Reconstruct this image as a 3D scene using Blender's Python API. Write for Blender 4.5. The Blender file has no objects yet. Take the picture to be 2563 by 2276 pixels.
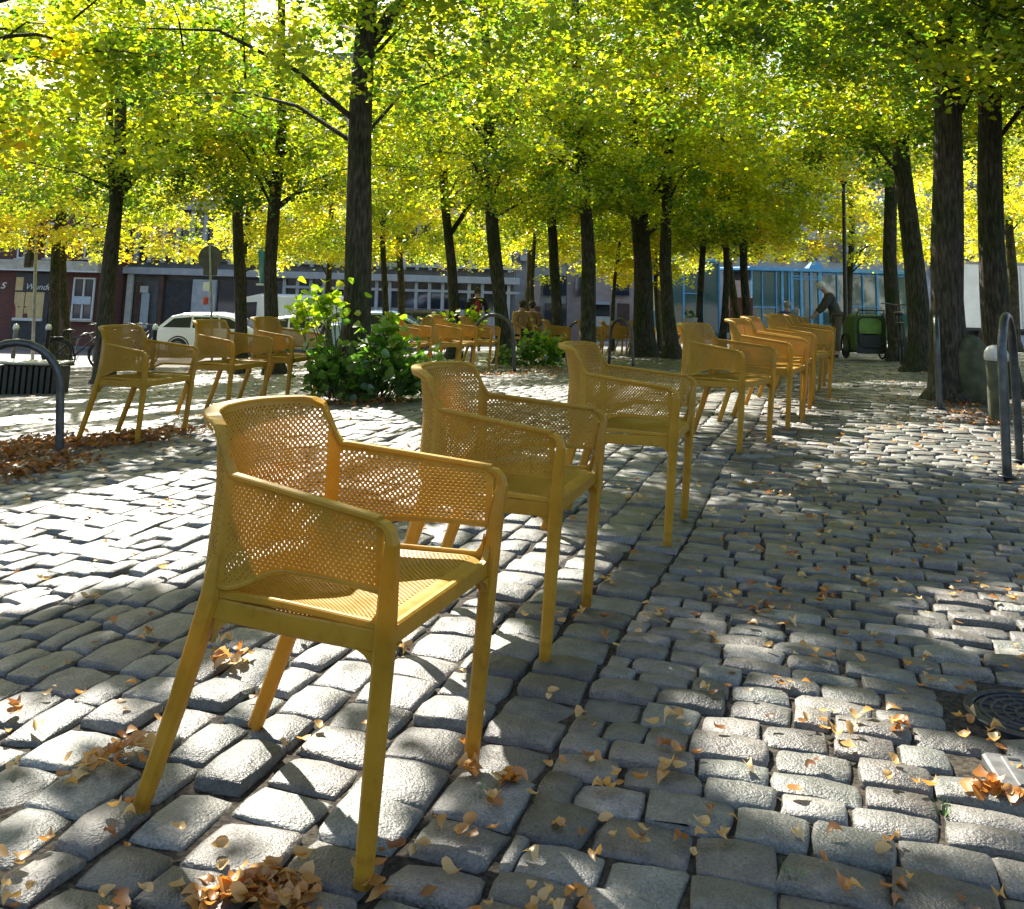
import bpy, math, random
import numpy as np
from mathutils import Vector, Matrix

rnd = random.Random(7)
rng = np.random.default_rng(7)
S = bpy.context.scene
COL = S.collection

# ------------------------------------------------------------------ camera
F_PX, CY, PIT, ROL, CAM_H, W_PX, H_PX = 2488.7, 269.8, math.radians(9.38), math.radians(1.633), 1.1315, 2563.0, 2276.0
R0 = np.array([1.0, 0, 0]); U0 = np.array([0, -math.sin(PIT), math.cos(PIT)]); F0 = np.array([0, math.cos(PIT), math.sin(PIT)])
R2 = math.cos(ROL)*R0 + math.sin(ROL)*U0
U2 = -math.sin(ROL)*R0 + math.cos(ROL)*U0
EYE = np.array([0, 0, CAM_H])
cd = bpy.data.cameras.new('camera'); cam = bpy.data.objects.new('camera', cd); COL.objects.link(cam)
cam.matrix_world = Matrix(((R2[0], U2[0], -F0[0], 0), (R2[1], U2[1], -F0[1], 0), (R2[2], U2[2], -F0[2], CAM_H), (0, 0, 0, 1)))
cd.sensor_width = 36; cd.lens = F_PX/W_PX*36
cd.shift_y = -(H_PX/2-CY)/W_PX
cd.clip_start = 0.05; cd.clip_end = 1500
S.camera = cam

# ------------------------------------------------------------------ light
SUN_EL, SUN_AZ = math.radians(42), math.radians(22)      # sun ahead of the camera, 22 degrees to the left
SUNH = np.array([-math.sin(SUN_AZ), math.cos(SUN_AZ)])   # horizontal direction towards the sun
w = bpy.data.worlds.new('World'); S.world = w; w.use_nodes = True
nt = w.node_tree; nt.nodes.clear()
sky = nt.nodes.new('ShaderNodeTexSky'); sky.sky_type = 'NISHITA'; sky.sun_disc = False
sky.sun_elevation = SUN_EL; sky.sun_rotation = -SUN_AZ; sky.air_density = 1.2; sky.dust_density = 2.0
bg = nt.nodes.new('ShaderNodeBackground'); bg.inputs['Strength'].default_value = 0.085
wo = nt.nodes.new('ShaderNodeOutputWorld')
nt.links.new(sky.outputs[0], bg.inputs[0]); nt.links.new(bg.outputs[0], wo.inputs[0])
sl = bpy.data.lights.new('sun', 'SUN'); sl.energy = 5.0; sl.angle = math.radians(0.55); sl.color = (1.0, 0.94, 0.84)
sun = bpy.data.objects.new('sun', sl); COL.objects.link(sun)
sv = Vector((SUNH[0]*math.cos(SUN_EL), SUNH[1]*math.cos(SUN_EL), math.sin(SUN_EL)))
sun.rotation_euler = sv.to_track_quat('Z', 'Y').to_euler(); sun.location = (0, 0, 40)
S.view_settings.view_transform = 'Standard'; S.view_settings.look = 'None'
S.view_settings.gamma = 1; S.view_settings.use_curve_mapping = False
S.view_settings.exposure = 1.75
S.render.engine = 'CYCLES'
S.cycles.max_bounces = 8; S.cycles.diffuse_bounces = 4; S.cycles.transmission_bounces = 6; S.cycles.glossy_bounces = 3
S.cycles.use_denoising = True

# ------------------------------------------------------------------ terrain and picking points on it
def sp(t, k): return k*np.logaddexp(0, np.asarray(t, float)/k)
def gz(x, y):
    x = np.asarray(x, float); y = np.asarray(y, float)
    xc = np.clip(x, -15, 15)
    a = -.055*sp(np.minimum(y, 58)-9-np.where(xc > 0, .55, .3)*xc, 1.0)
    b = -.45*np.tanh(.1*sp(-x-1.4, .3)/.45)
    r = a+b
    return float(r) if r.ndim == 0 else r
def ray(u, v):
    d = F0*F_PX + R2*(u-W_PX/2) - U2*(v-CY)
    return d/d[1]
def at(u, v):                       # the point of the ground seen there
    d = ray(u, v); lo, hi = .5, 80
    f = lambda t: CAM_H+d[2]*t-gz(d[0]*t, t)
    for _ in range(60):
        m = (lo+hi)/2
        if f(m) > 0: lo = m
        else: hi = m
    return Vector((d[0]*lo, lo, gz(d[0]*lo, lo)))
def p3(u, v, d):                    # the point at distance d seen there
    r = ray(u, v); return Vector((r[0]*d, d, CAM_H+r[2]*d))
def pr(P):
    P = np.atleast_2d(np.asarray(P, float))-EYE; z = P@F0
    z = np.where(z < .05, np.nan, z)
    return W_PX/2+F_PX*(P@R2)/z, CY-F_PX*(P@U2)/z
def col(u, d):                      # the ground point at distance d in that column
    x = (u-W_PX/2)/F_PX*d
    for _ in range(12):
        uu, vv = pr((x, d, gz(x, d))); x += (u-uu[0])/F_PX*d
    return Vector((x, d, gz(x, d)))

# ------------------------------------------------------------------ mesh helpers
class MB:
    def __init__(s): s.v = []; s.f = []; s.m = []; s.mi = 0
    def add(s, vs, fs):
        n = len(s.v); s.v += [tuple(p) for p in vs]; s.f += [tuple(i+n for i in q) for q in fs]; s.m += [s.mi]*len(fs); return s
    def box(s, c, d, rot=None):
        x, y, z = d[0]/2, d[1]/2, d[2]/2
        vs = [Vector((a, b, e)) for a in (-x, x) for b in (-y, y) for e in (-z, z)]
        if rot is not None: vs = [rot@p for p in vs]
        c = Vector(c)
        return s.add([p+c for p in vs], [(0, 1, 3, 2), (4, 6, 7, 5), (0, 4, 5, 1), (2, 3, 7, 6), (0, 2, 6, 4), (1, 5, 7, 3)])
    def bbox(s, c, d, b=.01, rot=None):          # box with chamfered vertical and horizontal edges
        x, y, z = d[0]/2, d[1]/2, d[2]/2; b = min(b, x*.9, y*.9, z*.9)
        o = [(x-b, y), (-x+b, y), (-x, y-b), (-x, -y+b), (-x+b, -y), (x-b, -y), (x, -y+b), (x, y-b)]
        i = [(px*(x-b)/x, py*(y-b)/y) for px, py in o]
        R = [[Vector((px, py, zz)) for px, py in q] for q, zz in ((i, -z), (o, -z+b), (o, z-b), (i, z))]
        c = Vector(c)
        if rot is not None: R = [[rot@p for p in q] for q in R]
        vs = [p+c for q in R for p in q]; fs = []
        for k in range(3):
            for j in range(8): fs.append((k*8+j, k*8+(j+1) % 8, k*8+8+(j+1) % 8, k*8+8+j))
        return s.add(vs, fs+[tuple(range(7, -1, -1)), tuple(range(24, 32))])
    def tube(s, pts, rad, n=8, cap=True, sx=1.0):
        pts = [Vector(p) for p in pts]; k = len(pts)
        if not hasattr(rad, '__len__'): rad = [rad]*k
        rows = []; ref = None
        for i, p in enumerate(pts):
            t = (pts[min(i+1, k-1)]-pts[max(i-1, 0)]).normalized()
            if ref is None:
                ref = Vector((1, 0, 0)) if abs(t.x) < .8 else Vector((0, 1, 0))
            a = (ref-t*ref.dot(t)).normalized(); b = t.cross(a); ref = a
            rows.append([p+(a*math.cos(2*math.pi*j/n)*sx+b*math.sin(2*math.pi*j/n))*rad[i] for j in range(n)])
        fs = [(i*n+j, i*n+(j+1) % n, (i+1)*n+(j+1) % n, (i+1)*n+j) for i in range(k-1) for j in range(n)]
        if cap: fs += [tuple(range(n-1, -1, -1)), tuple((k-1)*n+j for j in range(n))]
        return s.add([p for r in rows for p in r], fs)
    def bar(s, pts, w, h, up=(0, 0, 1), cap=True):   # rectangular bar along points; w sideways, h along up
        pts = [Vector(p) for p in pts]; k = len(pts); rows = []
        if not hasattr(w, '__len__'): w = [w]*k
        if not hasattr(h, '__len__'): h = [h]*k
        for i, p in enumerate(pts):
            t = (pts[min(i+1, k-1)]-pts[max(i-1, 0)]).normalized()
            u = Vector(up[i] if hasattr(up[0], '__len__') else up); u = (u-t*u.dot(t)).normalized(); q = t.cross(u)
            a, b = w[i]/2, h[i]/2; c = min(a, b)*.45
            rows.append([p+q*x+u*y for x, y in ((a-c, b), (-a+c, b), (-a, b-c), (-a, -b+c), (-a+c, -b), (a-c, -b), (a, -b+c), (a, b-c))])
        n = 8
        fs = [(i*n+j, i*n+(j+1) % n, (i+1)*n+(j+1) % n, (i+1)*n+j) for i in range(k-1) for j in range(n)]
        if cap: fs += [tuple(range(n-1, -1, -1)), tuple((k-1)*n+j for j in range(n))]
        return s.add([p for r in rows for p in r], fs)
    def prism(s, poly, a, b, axis='y'):     # polygon in the plane across the axis, from a to b
        n = len(poly)
        def P(q, t): return (q[0], t, q[1]) if axis == 'y' else ((t, q[0], q[1]) if axis == 'x' else (q[0], q[1], t))
        vs = [P(q, a) for q in poly]+[P(q, b) for q in poly]
        return s.add(vs, [tuple(range(n)), tuple(range(2*n-1, n-1, -1))]+[(i, n+i, n+(i+1) % n, (i+1) % n) for i in range(n)])
    def lathe(s, prof, n=16, c=(0, 0, 0)):
        c = Vector(c); k = len(prof)
        vs = [c+Vector((r*math.cos(2*math.pi*j/n), r*math.sin(2*math.pi*j/n), z)) for r, z in prof for j in range(n)]
        fs = [(i*n+j, i*n+(j+1) % n, (i+1)*n+(j+1) % n, (i+1)*n+j) for i in range(k-1) for j in range(n)]
        return s.add(vs, fs+[tuple(range(n-1, -1, -1)), tuple((k-1)*n+j for j in range(n))])
    def torus(s, c, R, r, axis='y', n=24, m=8, a0=0, a1=2*math.pi):
        pts = []
        full = abs(a1-a0-2*math.pi) < 1e-6
        k = n+1
        for i in range(k):
            t = a0+(a1-a0)*i/n; x, z = R*math.cos(t), R*math.sin(t)
            pts.append((c[0]+x, c[1], c[2]+z) if axis == 'y' else ((c[0], c[1]+x, c[2]+z) if axis == 'x' else (c[0]+x, c[1]+z, c[2])))
        return s.tube(pts, r, m, cap=not full)
    def ball(s, c, r, n=12, m=8):
        if not hasattr(r, '__len__'): r = (r, r, r)
        vs = []; c = Vector(c)
        for i in range(m+1):
            t = math.pi*i/m
            for j in range(n):
                a = 2*math.pi*j/n; vs.append(c+Vector((r[0]*math.sin(t)*math.cos(a), r[1]*math.sin(t)*math.sin(a), r[2]*math.cos(t))))
        return s.add(vs, [(i*n+j, (i+1)*n+j, (i+1)*n+(j+1) % n, i*n+(j+1) % n) for i in range(m) for j in range(n)])
    def mesh(s, name, mats, smooth=False):
        me = bpy.data.meshes.new(name); me.from_pydata(s.v, [], s.f)
        for m in (mats if isinstance(mats, (list, tuple)) else [mats]): me.materials.append(m)
        if any(s.m): me.polygons.foreach_set('material_index', s.m)
        me.validate(); me.update()
        if smooth: me.polygons.foreach_set('use_smooth', [True]*len(me.polygons))
        return me
    def obj(s, name, mats, parent=None, smooth=False, loc=None):
        return link(name, s.mesh(name, mats, smooth), parent, loc)
def link(name, data, parent=None, loc=None):
    o = bpy.data.objects.new(name, data); COL.objects.link(o)
    if parent is not None: o.parent = parent
    if loc is not None: o.location = loc
    return o
def tag(o, label=None, cat=None, group=None, kind=None):
    if label: o['label'] = label
    if cat: o['category'] = cat
    if group: o['group'] = group
    if kind: o['kind'] = kind
    return o
def thing(name, label, cat, loc=(0, 0, 0), rz=0, group=None):
    o = link(name, None, None, loc); o.rotation_euler = (0, 0, rz); o.empty_display_size = .2
    return tag(o, label, cat, group)
def dup(root, loc, rz, label=None, group=None, cat=None):
    r = root.copy(); COL.objects.link(r); r.location = loc; r.rotation_euler = (0, 0, rz)
    if label: r['label'] = label
    if group: r['group'] = group
    for ch in list(root.children):
        c = ch.copy(); COL.objects.link(c); c.parent = r
        for g in ch.children:
            d = g.copy(); COL.objects.link(d); d.parent = c
    return r
def np_mesh(name, V, F, mats, tone=None, smooth=False):      # V (n,3); F (m,k) all faces alike, or a list of such arrays
    Fs = F if isinstance(F, list) else [F]
    me = bpy.data.meshes.new(name)
    me.vertices.add(len(V)); me.vertices.foreach_set('co', np.ascontiguousarray(V, np.float32).ravel())
    nl = sum(f.size for f in Fs); npz = sum(len(f) for f in Fs)
    me.loops.add(nl); me.polygons.add(npz)
    me.loops.foreach_set('vertex_index', np.concatenate([f.ravel() for f in Fs]).astype(np.int32))
    tot = np.concatenate([np.full(len(f), f.shape[1]) for f in Fs]); st = np.concatenate([[0], np.cumsum(tot)[:-1]])
    me.polygons.foreach_set('loop_start', st.astype(np.int32))
    me.update(calc_edges=True); me.validate()
    if tone is not None:
        a = me.color_attributes.new('tone', 'FLOAT_COLOR', 'POINT')
        c = np.zeros((len(V), 4), np.float32); c[:, 3] = 1
        c[:, :tone.shape[1]] = tone
        a.data.foreach_set('color', c.ravel())
    if smooth: me.polygons.foreach_set('use_smooth', np.ones(len(me.polygons), bool))
    for m in (mats if isinstance(mats, (list, tuple)) else [mats]): me.materials.append(m)
    return me

# ------------------------------------------------------------------ materials
def newmat(name):
    m = bpy.data.materials.new(name); m.use_nodes = True; n = m.node_tree; b = n.nodes['Principled BSDF']
    return m, n, b
def pm(name, c1, c2=None, scale=8, rough=.6, bump=.0, metal=0, detail=4, spec=.5, bdist=.01, coords='Object', stretch=None, lo=.35, hi=.65, coat=0):
    m, n, b = newmat(name)
    b.inputs['Roughness'].default_value = rough; b.inputs['Metallic'].default_value = metal
    b.inputs['Specular IOR Level'].default_value = spec; b.inputs['Coat Weight'].default_value = coat
    c2 = c2 or tuple(min(1, x*1.25) for x in c1)
    tc = n.nodes.new('ShaderNodeTexCoord'); no = n.nodes.new('ShaderNodeTexNoise')
    no.inputs['Scale'].default_value = scale; no.inputs['Detail'].default_value = detail
    src = tc.outputs[coords]
    if stretch:
        mp = n.nodes.new('ShaderNodeMapping'); mp.inputs['Scale'].default_value = stretch
        n.links.new(src, mp.inputs[0]); src = mp.outputs[0]
    n.links.new(src, no.inputs['Vector'])
    r = n.nodes.new('ShaderNodeValToRGB'); r.color_ramp.elements[0].position = lo; r.color_ramp.elements[1].position = hi
    r.color_ramp.elements[0].color = (*c1, 1); r.color_ramp.elements[1].color = (*c2, 1)
    n.links.new(no.outputs[0], r.inputs[0]); n.links.new(r.outputs[0], b.inputs['Base Color'])
    if bump:
        bu = n.nodes.new('ShaderNodeBump'); bu.inputs['Strength'].default_value = bump; bu.inputs['Distance'].default_value = bdist
        n.links.new(no.outputs[0], bu.inputs['Height']); n.links.new(bu.outputs[0], b.inputs['Normal'])
    return m
def glass(name, c, rough=.05):
    m, n, b = newmat(name); b.inputs['Base Color'].default_value = (*c, 1); b.inputs['Roughness'].default_value = rough
    b.inputs['Specular IOR Level'].default_value = .8
    return m
def ramp(n, stops):
    r = n.nodes.new('ShaderNodeValToRGB'); e = r.color_ramp.elements
    while len(e) < len(stops): e.new(.5)
    for q, (p, c) in zip(e, stops): q.position = p; q.color = (*c, 1)
    return r
def math_node(n, op, a, b=None):
    m = n.nodes.new('ShaderNodeMath'); m.operation = op
    for i, x in enumerate((a, b)):
        if x is None: continue
        if isinstance(x, (int, float)): m.inputs[i].default_value = x
        else: n.links.new(x, m.inputs[i])
    return m.outputs[0]
def leaf_mat(name, stops, trans=.62, gloss=.06):
    m = bpy.data.materials.new(name); m.use_nodes = True; n = m.node_tree; n.nodes.clear()
    out = n.nodes.new('ShaderNodeOutputMaterial')
    at_ = n.nodes.new('ShaderNodeVertexColor'); at_.layer_name = 'tone'
    se = n.nodes.new('ShaderNodeSeparateColor'); n.links.new(at_.outputs[0], se.inputs[0])
    r = ramp(n, stops); n.links.new(se.outputs[0], r.inputs[0])
    hs = n.nodes.new('ShaderNodeHueSaturation'); hs.inputs['Value'].default_value = 3.0; hs.inputs['Saturation'].default_value = 1.05
    n.links.new(r.outputs[0], hs.inputs['Color'])
    d = n.nodes.new('ShaderNodeBsdfDiffuse'); n.links.new(r.outputs[0], d.inputs[0])
    t = n.nodes.new('ShaderNodeBsdfTranslucent'); n.links.new(hs.outputs[0], t.inputs[0])
    mx = n.nodes.new('ShaderNodeMixShader'); mx.inputs[0].default_value = trans
    n.links.new(d.outputs[0], mx.inputs[1]); n.links.new(t.outputs[0], mx.inputs[2])
    g = n.nodes.new('ShaderNodeBsdfGlossy'); g.inputs['Roughness'].default_value = .38; g.inputs[0].default_value = (.9, .9, .85, 1)
    m2 = n.nodes.new('ShaderNodeMixShader'); m2.inputs[0].default_value = gloss
    n.links.new(mx.outputs[0], m2.inputs[1]); n.links.new(g.outputs[0], m2.inputs[2]); n.links.new(m2.outputs[0], out.inputs[0])
    return m
LEAF = leaf_mat('lime_leaf', [(0, (.035, .075, .010)), (.28, (.075, .135, .012)), (.5, (.18, .22, .014)), (.78, (.30, .31, .02)), (.96, (.40, .36, .022)), (1, (.32, .20, .02))])
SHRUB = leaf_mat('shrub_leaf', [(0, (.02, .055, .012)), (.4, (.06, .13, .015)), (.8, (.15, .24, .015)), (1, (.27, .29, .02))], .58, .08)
DRY = leaf_mat('dry_leaf', [(0, (.10, .045, .02)), (.25, (.22, .09, .025)), (.5, (.36, .15, .03)), (.75, (.42, .25, .08)), (1, (.50, .36, .16))], .25, .05)

def cobble_mat():
    m, n, b = newmat('granite_sett')
    at_ = n.nodes.new('ShaderNodeVertexColor'); at_.layer_name = 'tone'
    se = n.nodes.new('ShaderNodeSeparateColor'); n.links.new(at_.outputs[0], se.inputs[0])
    tc = n.nodes.new('ShaderNodeNewGeometry'); pos = tc.outputs['Position']
    n1 = n.nodes.new('ShaderNodeTexNoise'); n1.inputs['Scale'].default_value = 18; n1.inputs['Detail'].default_value = 5; n.links.new(pos, n1.inputs['Vector'])
    n2 = n.nodes.new('ShaderNodeTexNoise'); n2.inputs['Scale'].default_value = 160; n2.inputs['Detail'].default_value = 3; n.links.new(pos, n2.inputs['Vector'])
    vo = n.nodes.new('ShaderNodeTexVoronoi'); vo.inputs['Scale'].default_value = 70; n.links.new(pos, vo.inputs['Vector'])
    base = ramp(n, [(0, (.042, .041, .034)), (.35, (.090, .087, .074)), (.7, (.165, .157, .136)), (1, (.29, .27, .235))])
    f = math_node(n, 'ADD', math_node(n, 'MULTIPLY', se.outputs[0], .75), math_node(n, 'MULTIPLY', math_node(n, 'SUBTRACT', n1.outputs[0], .36), .85))
    n.links.new(f, base.inputs[0])
    warm = n.nodes.new('ShaderNodeMix'); warm.data_type = 'RGBA'; warm.blend_type = 'MULTIPLY'; warm.inputs[0].default_value = 1
    tint = ramp(n, [(0, (.90, 1.0, .97)), (.5, (1, 1, 1)), (1, (1.0, .93, .90))]); n.links.new(se.outputs[1], tint.inputs[0])
    n.links.new(base.outputs[0], warm.inputs[6]); n.links.new(tint.outputs[0], warm.inputs[7])
    sk = ramp(n, [(0, (.35, .35, .35)), (.07, (.45, .45, .45)), (.13, (1, 1, 1)), (1, (1.05, 1.05, 1.05))]); n.links.new(vo.outputs['Distance'], sk.inputs[0])
    spk = n.nodes.new('ShaderNodeMix'); spk.data_type = 'RGBA'; spk.blend_type = 'MULTIPLY'
    msk = ramp(n, [(.5, (0, 0, 0)), (.68, (1, 1, 1))]); n.links.new(n1.outputs[0], msk.inputs[0])
    n.links.new(msk.outputs[0], spk.inputs[0]); n.links.new(warm.outputs[2], spk.inputs[6]); n.links.new(sk.outputs[0], spk.inputs[7])
    g2 = ramp(n, [(.28, (.55, .55, .55)), (.72, (1.4, 1.4, 1.4))]); n.links.new(n2.outputs[0], g2.inputs[0])
    fin = n.nodes.new('ShaderNodeMix'); fin.data_type = 'RGBA'; fin.blend_type = 'MULTIPLY'; fin.inputs[0].default_value = 1
    n.links.new(spk.outputs[2], fin.inputs[6]); n.links.new(g2.outputs[0], fin.inputs[7]); n.links.new(fin.outputs[2], b.inputs['Base Color'])
    b.inputs['Roughness'].default_value = .48; b.inputs['Specular IOR Level'].default_value = .62
    h = math_node(n, 'ADD', math_node(n, 'MULTIPLY', n1.outputs[0], 1.0), math_node(n, 'MULTIPLY', n2.outputs[0], .4))
    bu = n.nodes.new('ShaderNodeBump'); bu.inputs['Strength'].default_value = .9; bu.inputs['Distance'].default_value = .012
    n.links.new(h, bu.inputs['Height']); n.links.new(bu.outputs[0], b.inputs['Normal'])
    return m
COB = cobble_mat()
GRIT = pm('joint_grit', (.016, .014, .010), (.065, .054, .038), 70, .95, .8, detail=6, bdist=.012, spec=.2)
PAVE = pm('far_paving', (.13, .13, .13), (.24, .235, .23), 9, .7, .5, detail=6, bdist=.03)
ASPH = pm('asphalt', (.045, .045, .047), (.065, .065, .066), 12, .8, .3)
EARTH = pm('earth', (.06, .055, .04), (.10, .09, .07), 3, .9)

# ------------------------------------------------------------------ ground
def grid_sheet(xs, ys, off):
    X, Y = np.meshgrid(xs, ys); Z = gz(X, Y)+off
    V = np.stack([X, Y, Z], -1).reshape(-1, 3); nx = len(xs)
    i = np.arange((len(ys)-1)*(nx-1)); r, c = i//(nx-1), i % (nx-1); q = r*nx+c
    return V, np.stack([q, q+1, q+1+nx, q+nx], 1)
V, F = grid_sheet(np.linspace(-400, 400, 41), np.concatenate([np.linspace(-60, 60, 25), np.linspace(80, 500, 12)]), -.25)
tag(link('ground', np_mesh('ground', V, F, EARTH)), kind='structure')
V, F = grid_sheet(np.linspace(-32, 32, 129), np.linspace(-3, 26, 88), -.021)
pavement = tag(link('pavement', np_mesh('pavement', V, F, GRIT, smooth=True)), kind='structure')
V, F = grid_sheet(np.linspace(-60, 60, 81), np.linspace(26, 62, 40), -.012)
tag(link('square', np_mesh('square', V, F, PAVE, smooth=True)), kind='structure')
V, F = grid_sheet(np.linspace(-58, 6, 65), np.linspace(33.5, 44, 15), -.006)
tag(link('road', np_mesh('road', V, F, ASPH, smooth=True)), kind='structure')

A72 = math.radians(72); E1 = np.array([math.cos(A72), math.sin(A72)]); E2 = np.array([math.sin(A72), -math.cos(A72)])
setts = []          # s, t, half along E2, half along E1
def lay():
    t = .8
    while t < 36:                                              # right: courses across, stones long across
        dpt = rng.uniform(.088, .112) if t > 3.0 else rng.uniform(.10, .15)
        n = 150; L = rng.uniform(.145, .215, n); sh = rng.random(n) < .12; L[sh] = rng.uniform(.09, .125, sh.sum())
        s0 = -.655+np.concatenate([[0], np.cumsum(L)[:-1]])
        if rng.random() < .5: s0 = s0-.09
        for a, l in zip(s0, L):
            if a+l > -.64: setts.append((max(a, -.655)/2+(a+l)/2, t+dpt/2, (a+l-max(a, -.655))/2, dpt/2, 0))
        t += dpt
    for k in range(3):                                         # three gutter rows running along the chairs
        s = -1.245+.1967*k; t = .8+rng.uniform(0, .1)
        while t < 36:
            l = rng.uniform(.115, .175) if t > 3.2 else rng.uniform(.14, .2); setts.append((s+.098, t+l/2, .0983, l/2, 1)); t += l
    s = -1.25
    while s > -17:                                             # left: courses running away, stones long along them
        wd = rng.uniform(.095, .125) if s < -2.1 else rng.uniform(.12, .17); t = .4+rng.uniform(0, .2)
        while t < 36:
            l = rng.uniform(.15, .24); setts.append((s-wd/2, t+l/2, wd/2, l/2, 2)); t += l
        s -= wd
lay()
setts = np.array(setts)
wob = .018*np.sin(setts[:, 1]*1.7+setts[:, 0]*.6)+.012*np.sin(setts[:, 1]*.7-setts[:, 0]*2.1)
cx = (setts[:, 0]+wob)[:, None]*E2+(setts[:, 1]+.6*wob)[:, None]*E1
cz = gz(cx[:, 0], cx[:, 1])
u_, v_ = pr(np.column_stack([cx, cz]))
mh_c = at(2578, 1783); dr_c = at(2606, 1942)
free = (np.hypot(cx[:, 0]-mh_c.x, cx[:, 1]-mh_c.y) > .20) & (np.maximum(abs((cx[:, 0]-dr_c.x)), abs(cx[:, 1]-dr_c.y)*1.1) > .135)
keep = (u_ > -170) & (u_ < 2740) & (v_ < 2520) & (cx[:, 1] < 25.9) & (cx[:, 1] > 1.2) & free
setts, cx, cz, u_, v_ = setts[keep], cx[keep], cz[keep], u_[keep], v_[keep]
dist = np.hypot(cx[:, 0], cx[:, 1])
area = setts[:, 2]*setts[:, 3]/dist**3
inframe = (u_ > -20) & (u_ < 2583) & (v_ < 2290)
order = np.argsort(-area*inframe); single = np.zeros(len(setts), bool); single[order[:300]] = True
def sett_geometry(idx, n):
    N = len(idx); g = np.array({4: (-1, -.9, 0, .9, 1), 3: (-1, -.87, .87, 1)}[n], float); P, Q = np.meshgrid(g, g); P = P.ravel(); Q = Q.ravel(); M = len(P)
    a = setts[idx, 2][:, None]; b = setts[idx, 3][:, None]; r = rng.uniform(.02, .08, (N, 1))
    zn = setts[idx, 4][:, None]; nr = (dist[idx] < 4.5)[:, None]; gap = rng.uniform(.0024, .0048, (N, 1))*(1+1.25*(zn > 0)*nr+.35*(zn > 0))
    x = P*(1-r*Q**4); y = Q*(1-r*P**4)
    jx = rng.normal(0, .05, (N, 4)); jy = rng.normal(0, .065, (N, 4))       # corners out of square
    B = [(1-P)*(1-Q)/4, (1+P)*(1-Q)/4, (1-P)*(1+Q)/4, (1+P)*(1+Q)/4]
    x = x*(a-gap)+sum(jx[:, k:k+1]*B[k] for k in range(4))*a*.8; y = y*(b-gap)+sum(jy[:, k:k+1]*B[k] for k in range(4))*b*.8
    x = x+rng.normal(0, .0022, (N, M)); y = y+rng.normal(0, .0022, (N, M))
    dome = rng.uniform(.0045, .0075, (N, 1)); hh = rng.normal(-.002, .0045, (N, 1)); tx = rng.normal(0, .03, (N, 1)); ty = rng.normal(0, .03, (N, 1))
    z = hh-dome*(np.abs(P)**7+np.abs(Q)**7+.18*P**2+.18*Q**2)+tx*x+ty*y+rng.normal(0, .0017, (N, M))
    ring = [i for i in range(n+1)]+[(j+1)*(n+1)-1 for j in range(1, n+1)]+[n*(n+1)+i for i in range(n-1, -1, -1)]+[j*(n+1) for j in range(n-1, 0, -1)]
    ring = np.array(ring); xs, ys = x[:, ring]*1.03, y[:, ring]*1.03; zs = np.full_like(xs, -.05)
    x = np.concatenate([x, xs], 1); y = np.concatenate([y, ys], 1); z = np.concatenate([z, zs], 1)
    rot = rng.normal(0, .02, (N, 1)); x, y = x*np.cos(rot)-y*np.sin(rot), x*np.sin(rot)+y*np.cos(rot)
    W = np.stack([x*E2[0]+y*E1[0], x*E2[1]+y*E1[1], z], -1)               # about the stone's own centre
    f = []
    for j in range(n):
        for i in range(n): q = j*(n+1)+i; f.append((q, q+n+1, q+n+2, q+1))
    k = len(ring)
    for i in range(k): f.append((ring[i], ring[(i+1) % k], M+(i+1) % k, M+i))
    f = np.array(f)[:, ::-1] if False else np.array(f)
    return W, f
tones = np.column_stack([np.clip(rng.normal(.45, .22, len(setts)), 0, 1), rng.random(len(setts))])
big = np.where(single)[0]
W, f = sett_geometry(big, 4)
# E2,E1 form a left-handed pair seen from above with this winding: flip so that the faces look up
def upward(W0, f):
    q = W0[f[0]]; nz = np.cross(q[1]-q[0], q[2]-q[0])[2]
    return f if nz > 0 else f[:, ::-1]
f = upward(W[0], f)
for i, k in enumerate(big):
    tn = np.tile(tones[k], (W.shape[1], 1))
    link('cobblestone', np_mesh('cobblestone', W[i], f, COB, tn, True), pavement, (cx[k, 0], cx[k, 1], cz[k]))
allV, allF, allT, off = [], [], [], 0
for idx, n in ((np.where(~single & (dist < 9))[0], 3), (np.where(~single & (dist >= 9))[0], 3)):
    W, f = sett_geometry(idx, n); f = upward(W[0], f)
    W = W+np.column_stack([cx[idx], cz[idx]])[:, None, :]
    allV.append(W.reshape(-1, 3)); allT.append(np.repeat(tones[idx], W.shape[1], 0))
    allF.append((f[None]+(off+np.arange(len(idx))*W.shape[1])[:, None, None]).reshape(-1, 4)); off += W.shape[0]*W.shape[1]
tag(link('cobble_paving', np_mesh('cobble_paving', np.concatenate(allV), np.concatenate(allF), COB, np.concatenate(allT), True), pavement), kind='stuff')

# ------------------------------------------------------------------ where the sun reaches the ground: gaps in the canopy
LIT = [(.08, 1.75, .42, .36, .95), (.6, 2.9, .22, .25, .6), (-.55, 3.2, .3, .5, .7), (-1.9, 4.7, .95, 1.0, 1), (-1.71, 5.6, .5, .5, .9), (-.95, 7.6, .6, 1.2, .95), (3.05, 7.7, .95, .95, 1), (1.62, 3.67, .36, .24, .9),
       (.88, 2.87, .2, .18, .8), (.92, 2.58, .36, .24, .8), (.9, 2.2, .25, .22, .45), (-.13, 3.14, .22, .33, .8), (-.42, 2.52, .2, .24, .75), (-.47, 2.2, .2, .2, .6),
       (.02, 4.4, .32, .55, .85), (-.1, 2.59, .1, .16, .7), (.77, 11, .8, 1.4, .85), (-4.43, 10.6, 1.1, .7, .9), (2.33, 9.7, .45, 1.0, .8), (4.5, 13.2, .6, 2, .7), (1.2, 8.4, .4, .6, .6),
       (-3.4, 8.6, .5, .35, .7), (5.5, 17, 1.5, 2.5, .7), (-.5, 14.5, 1.2, 1.5, .7)]
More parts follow.
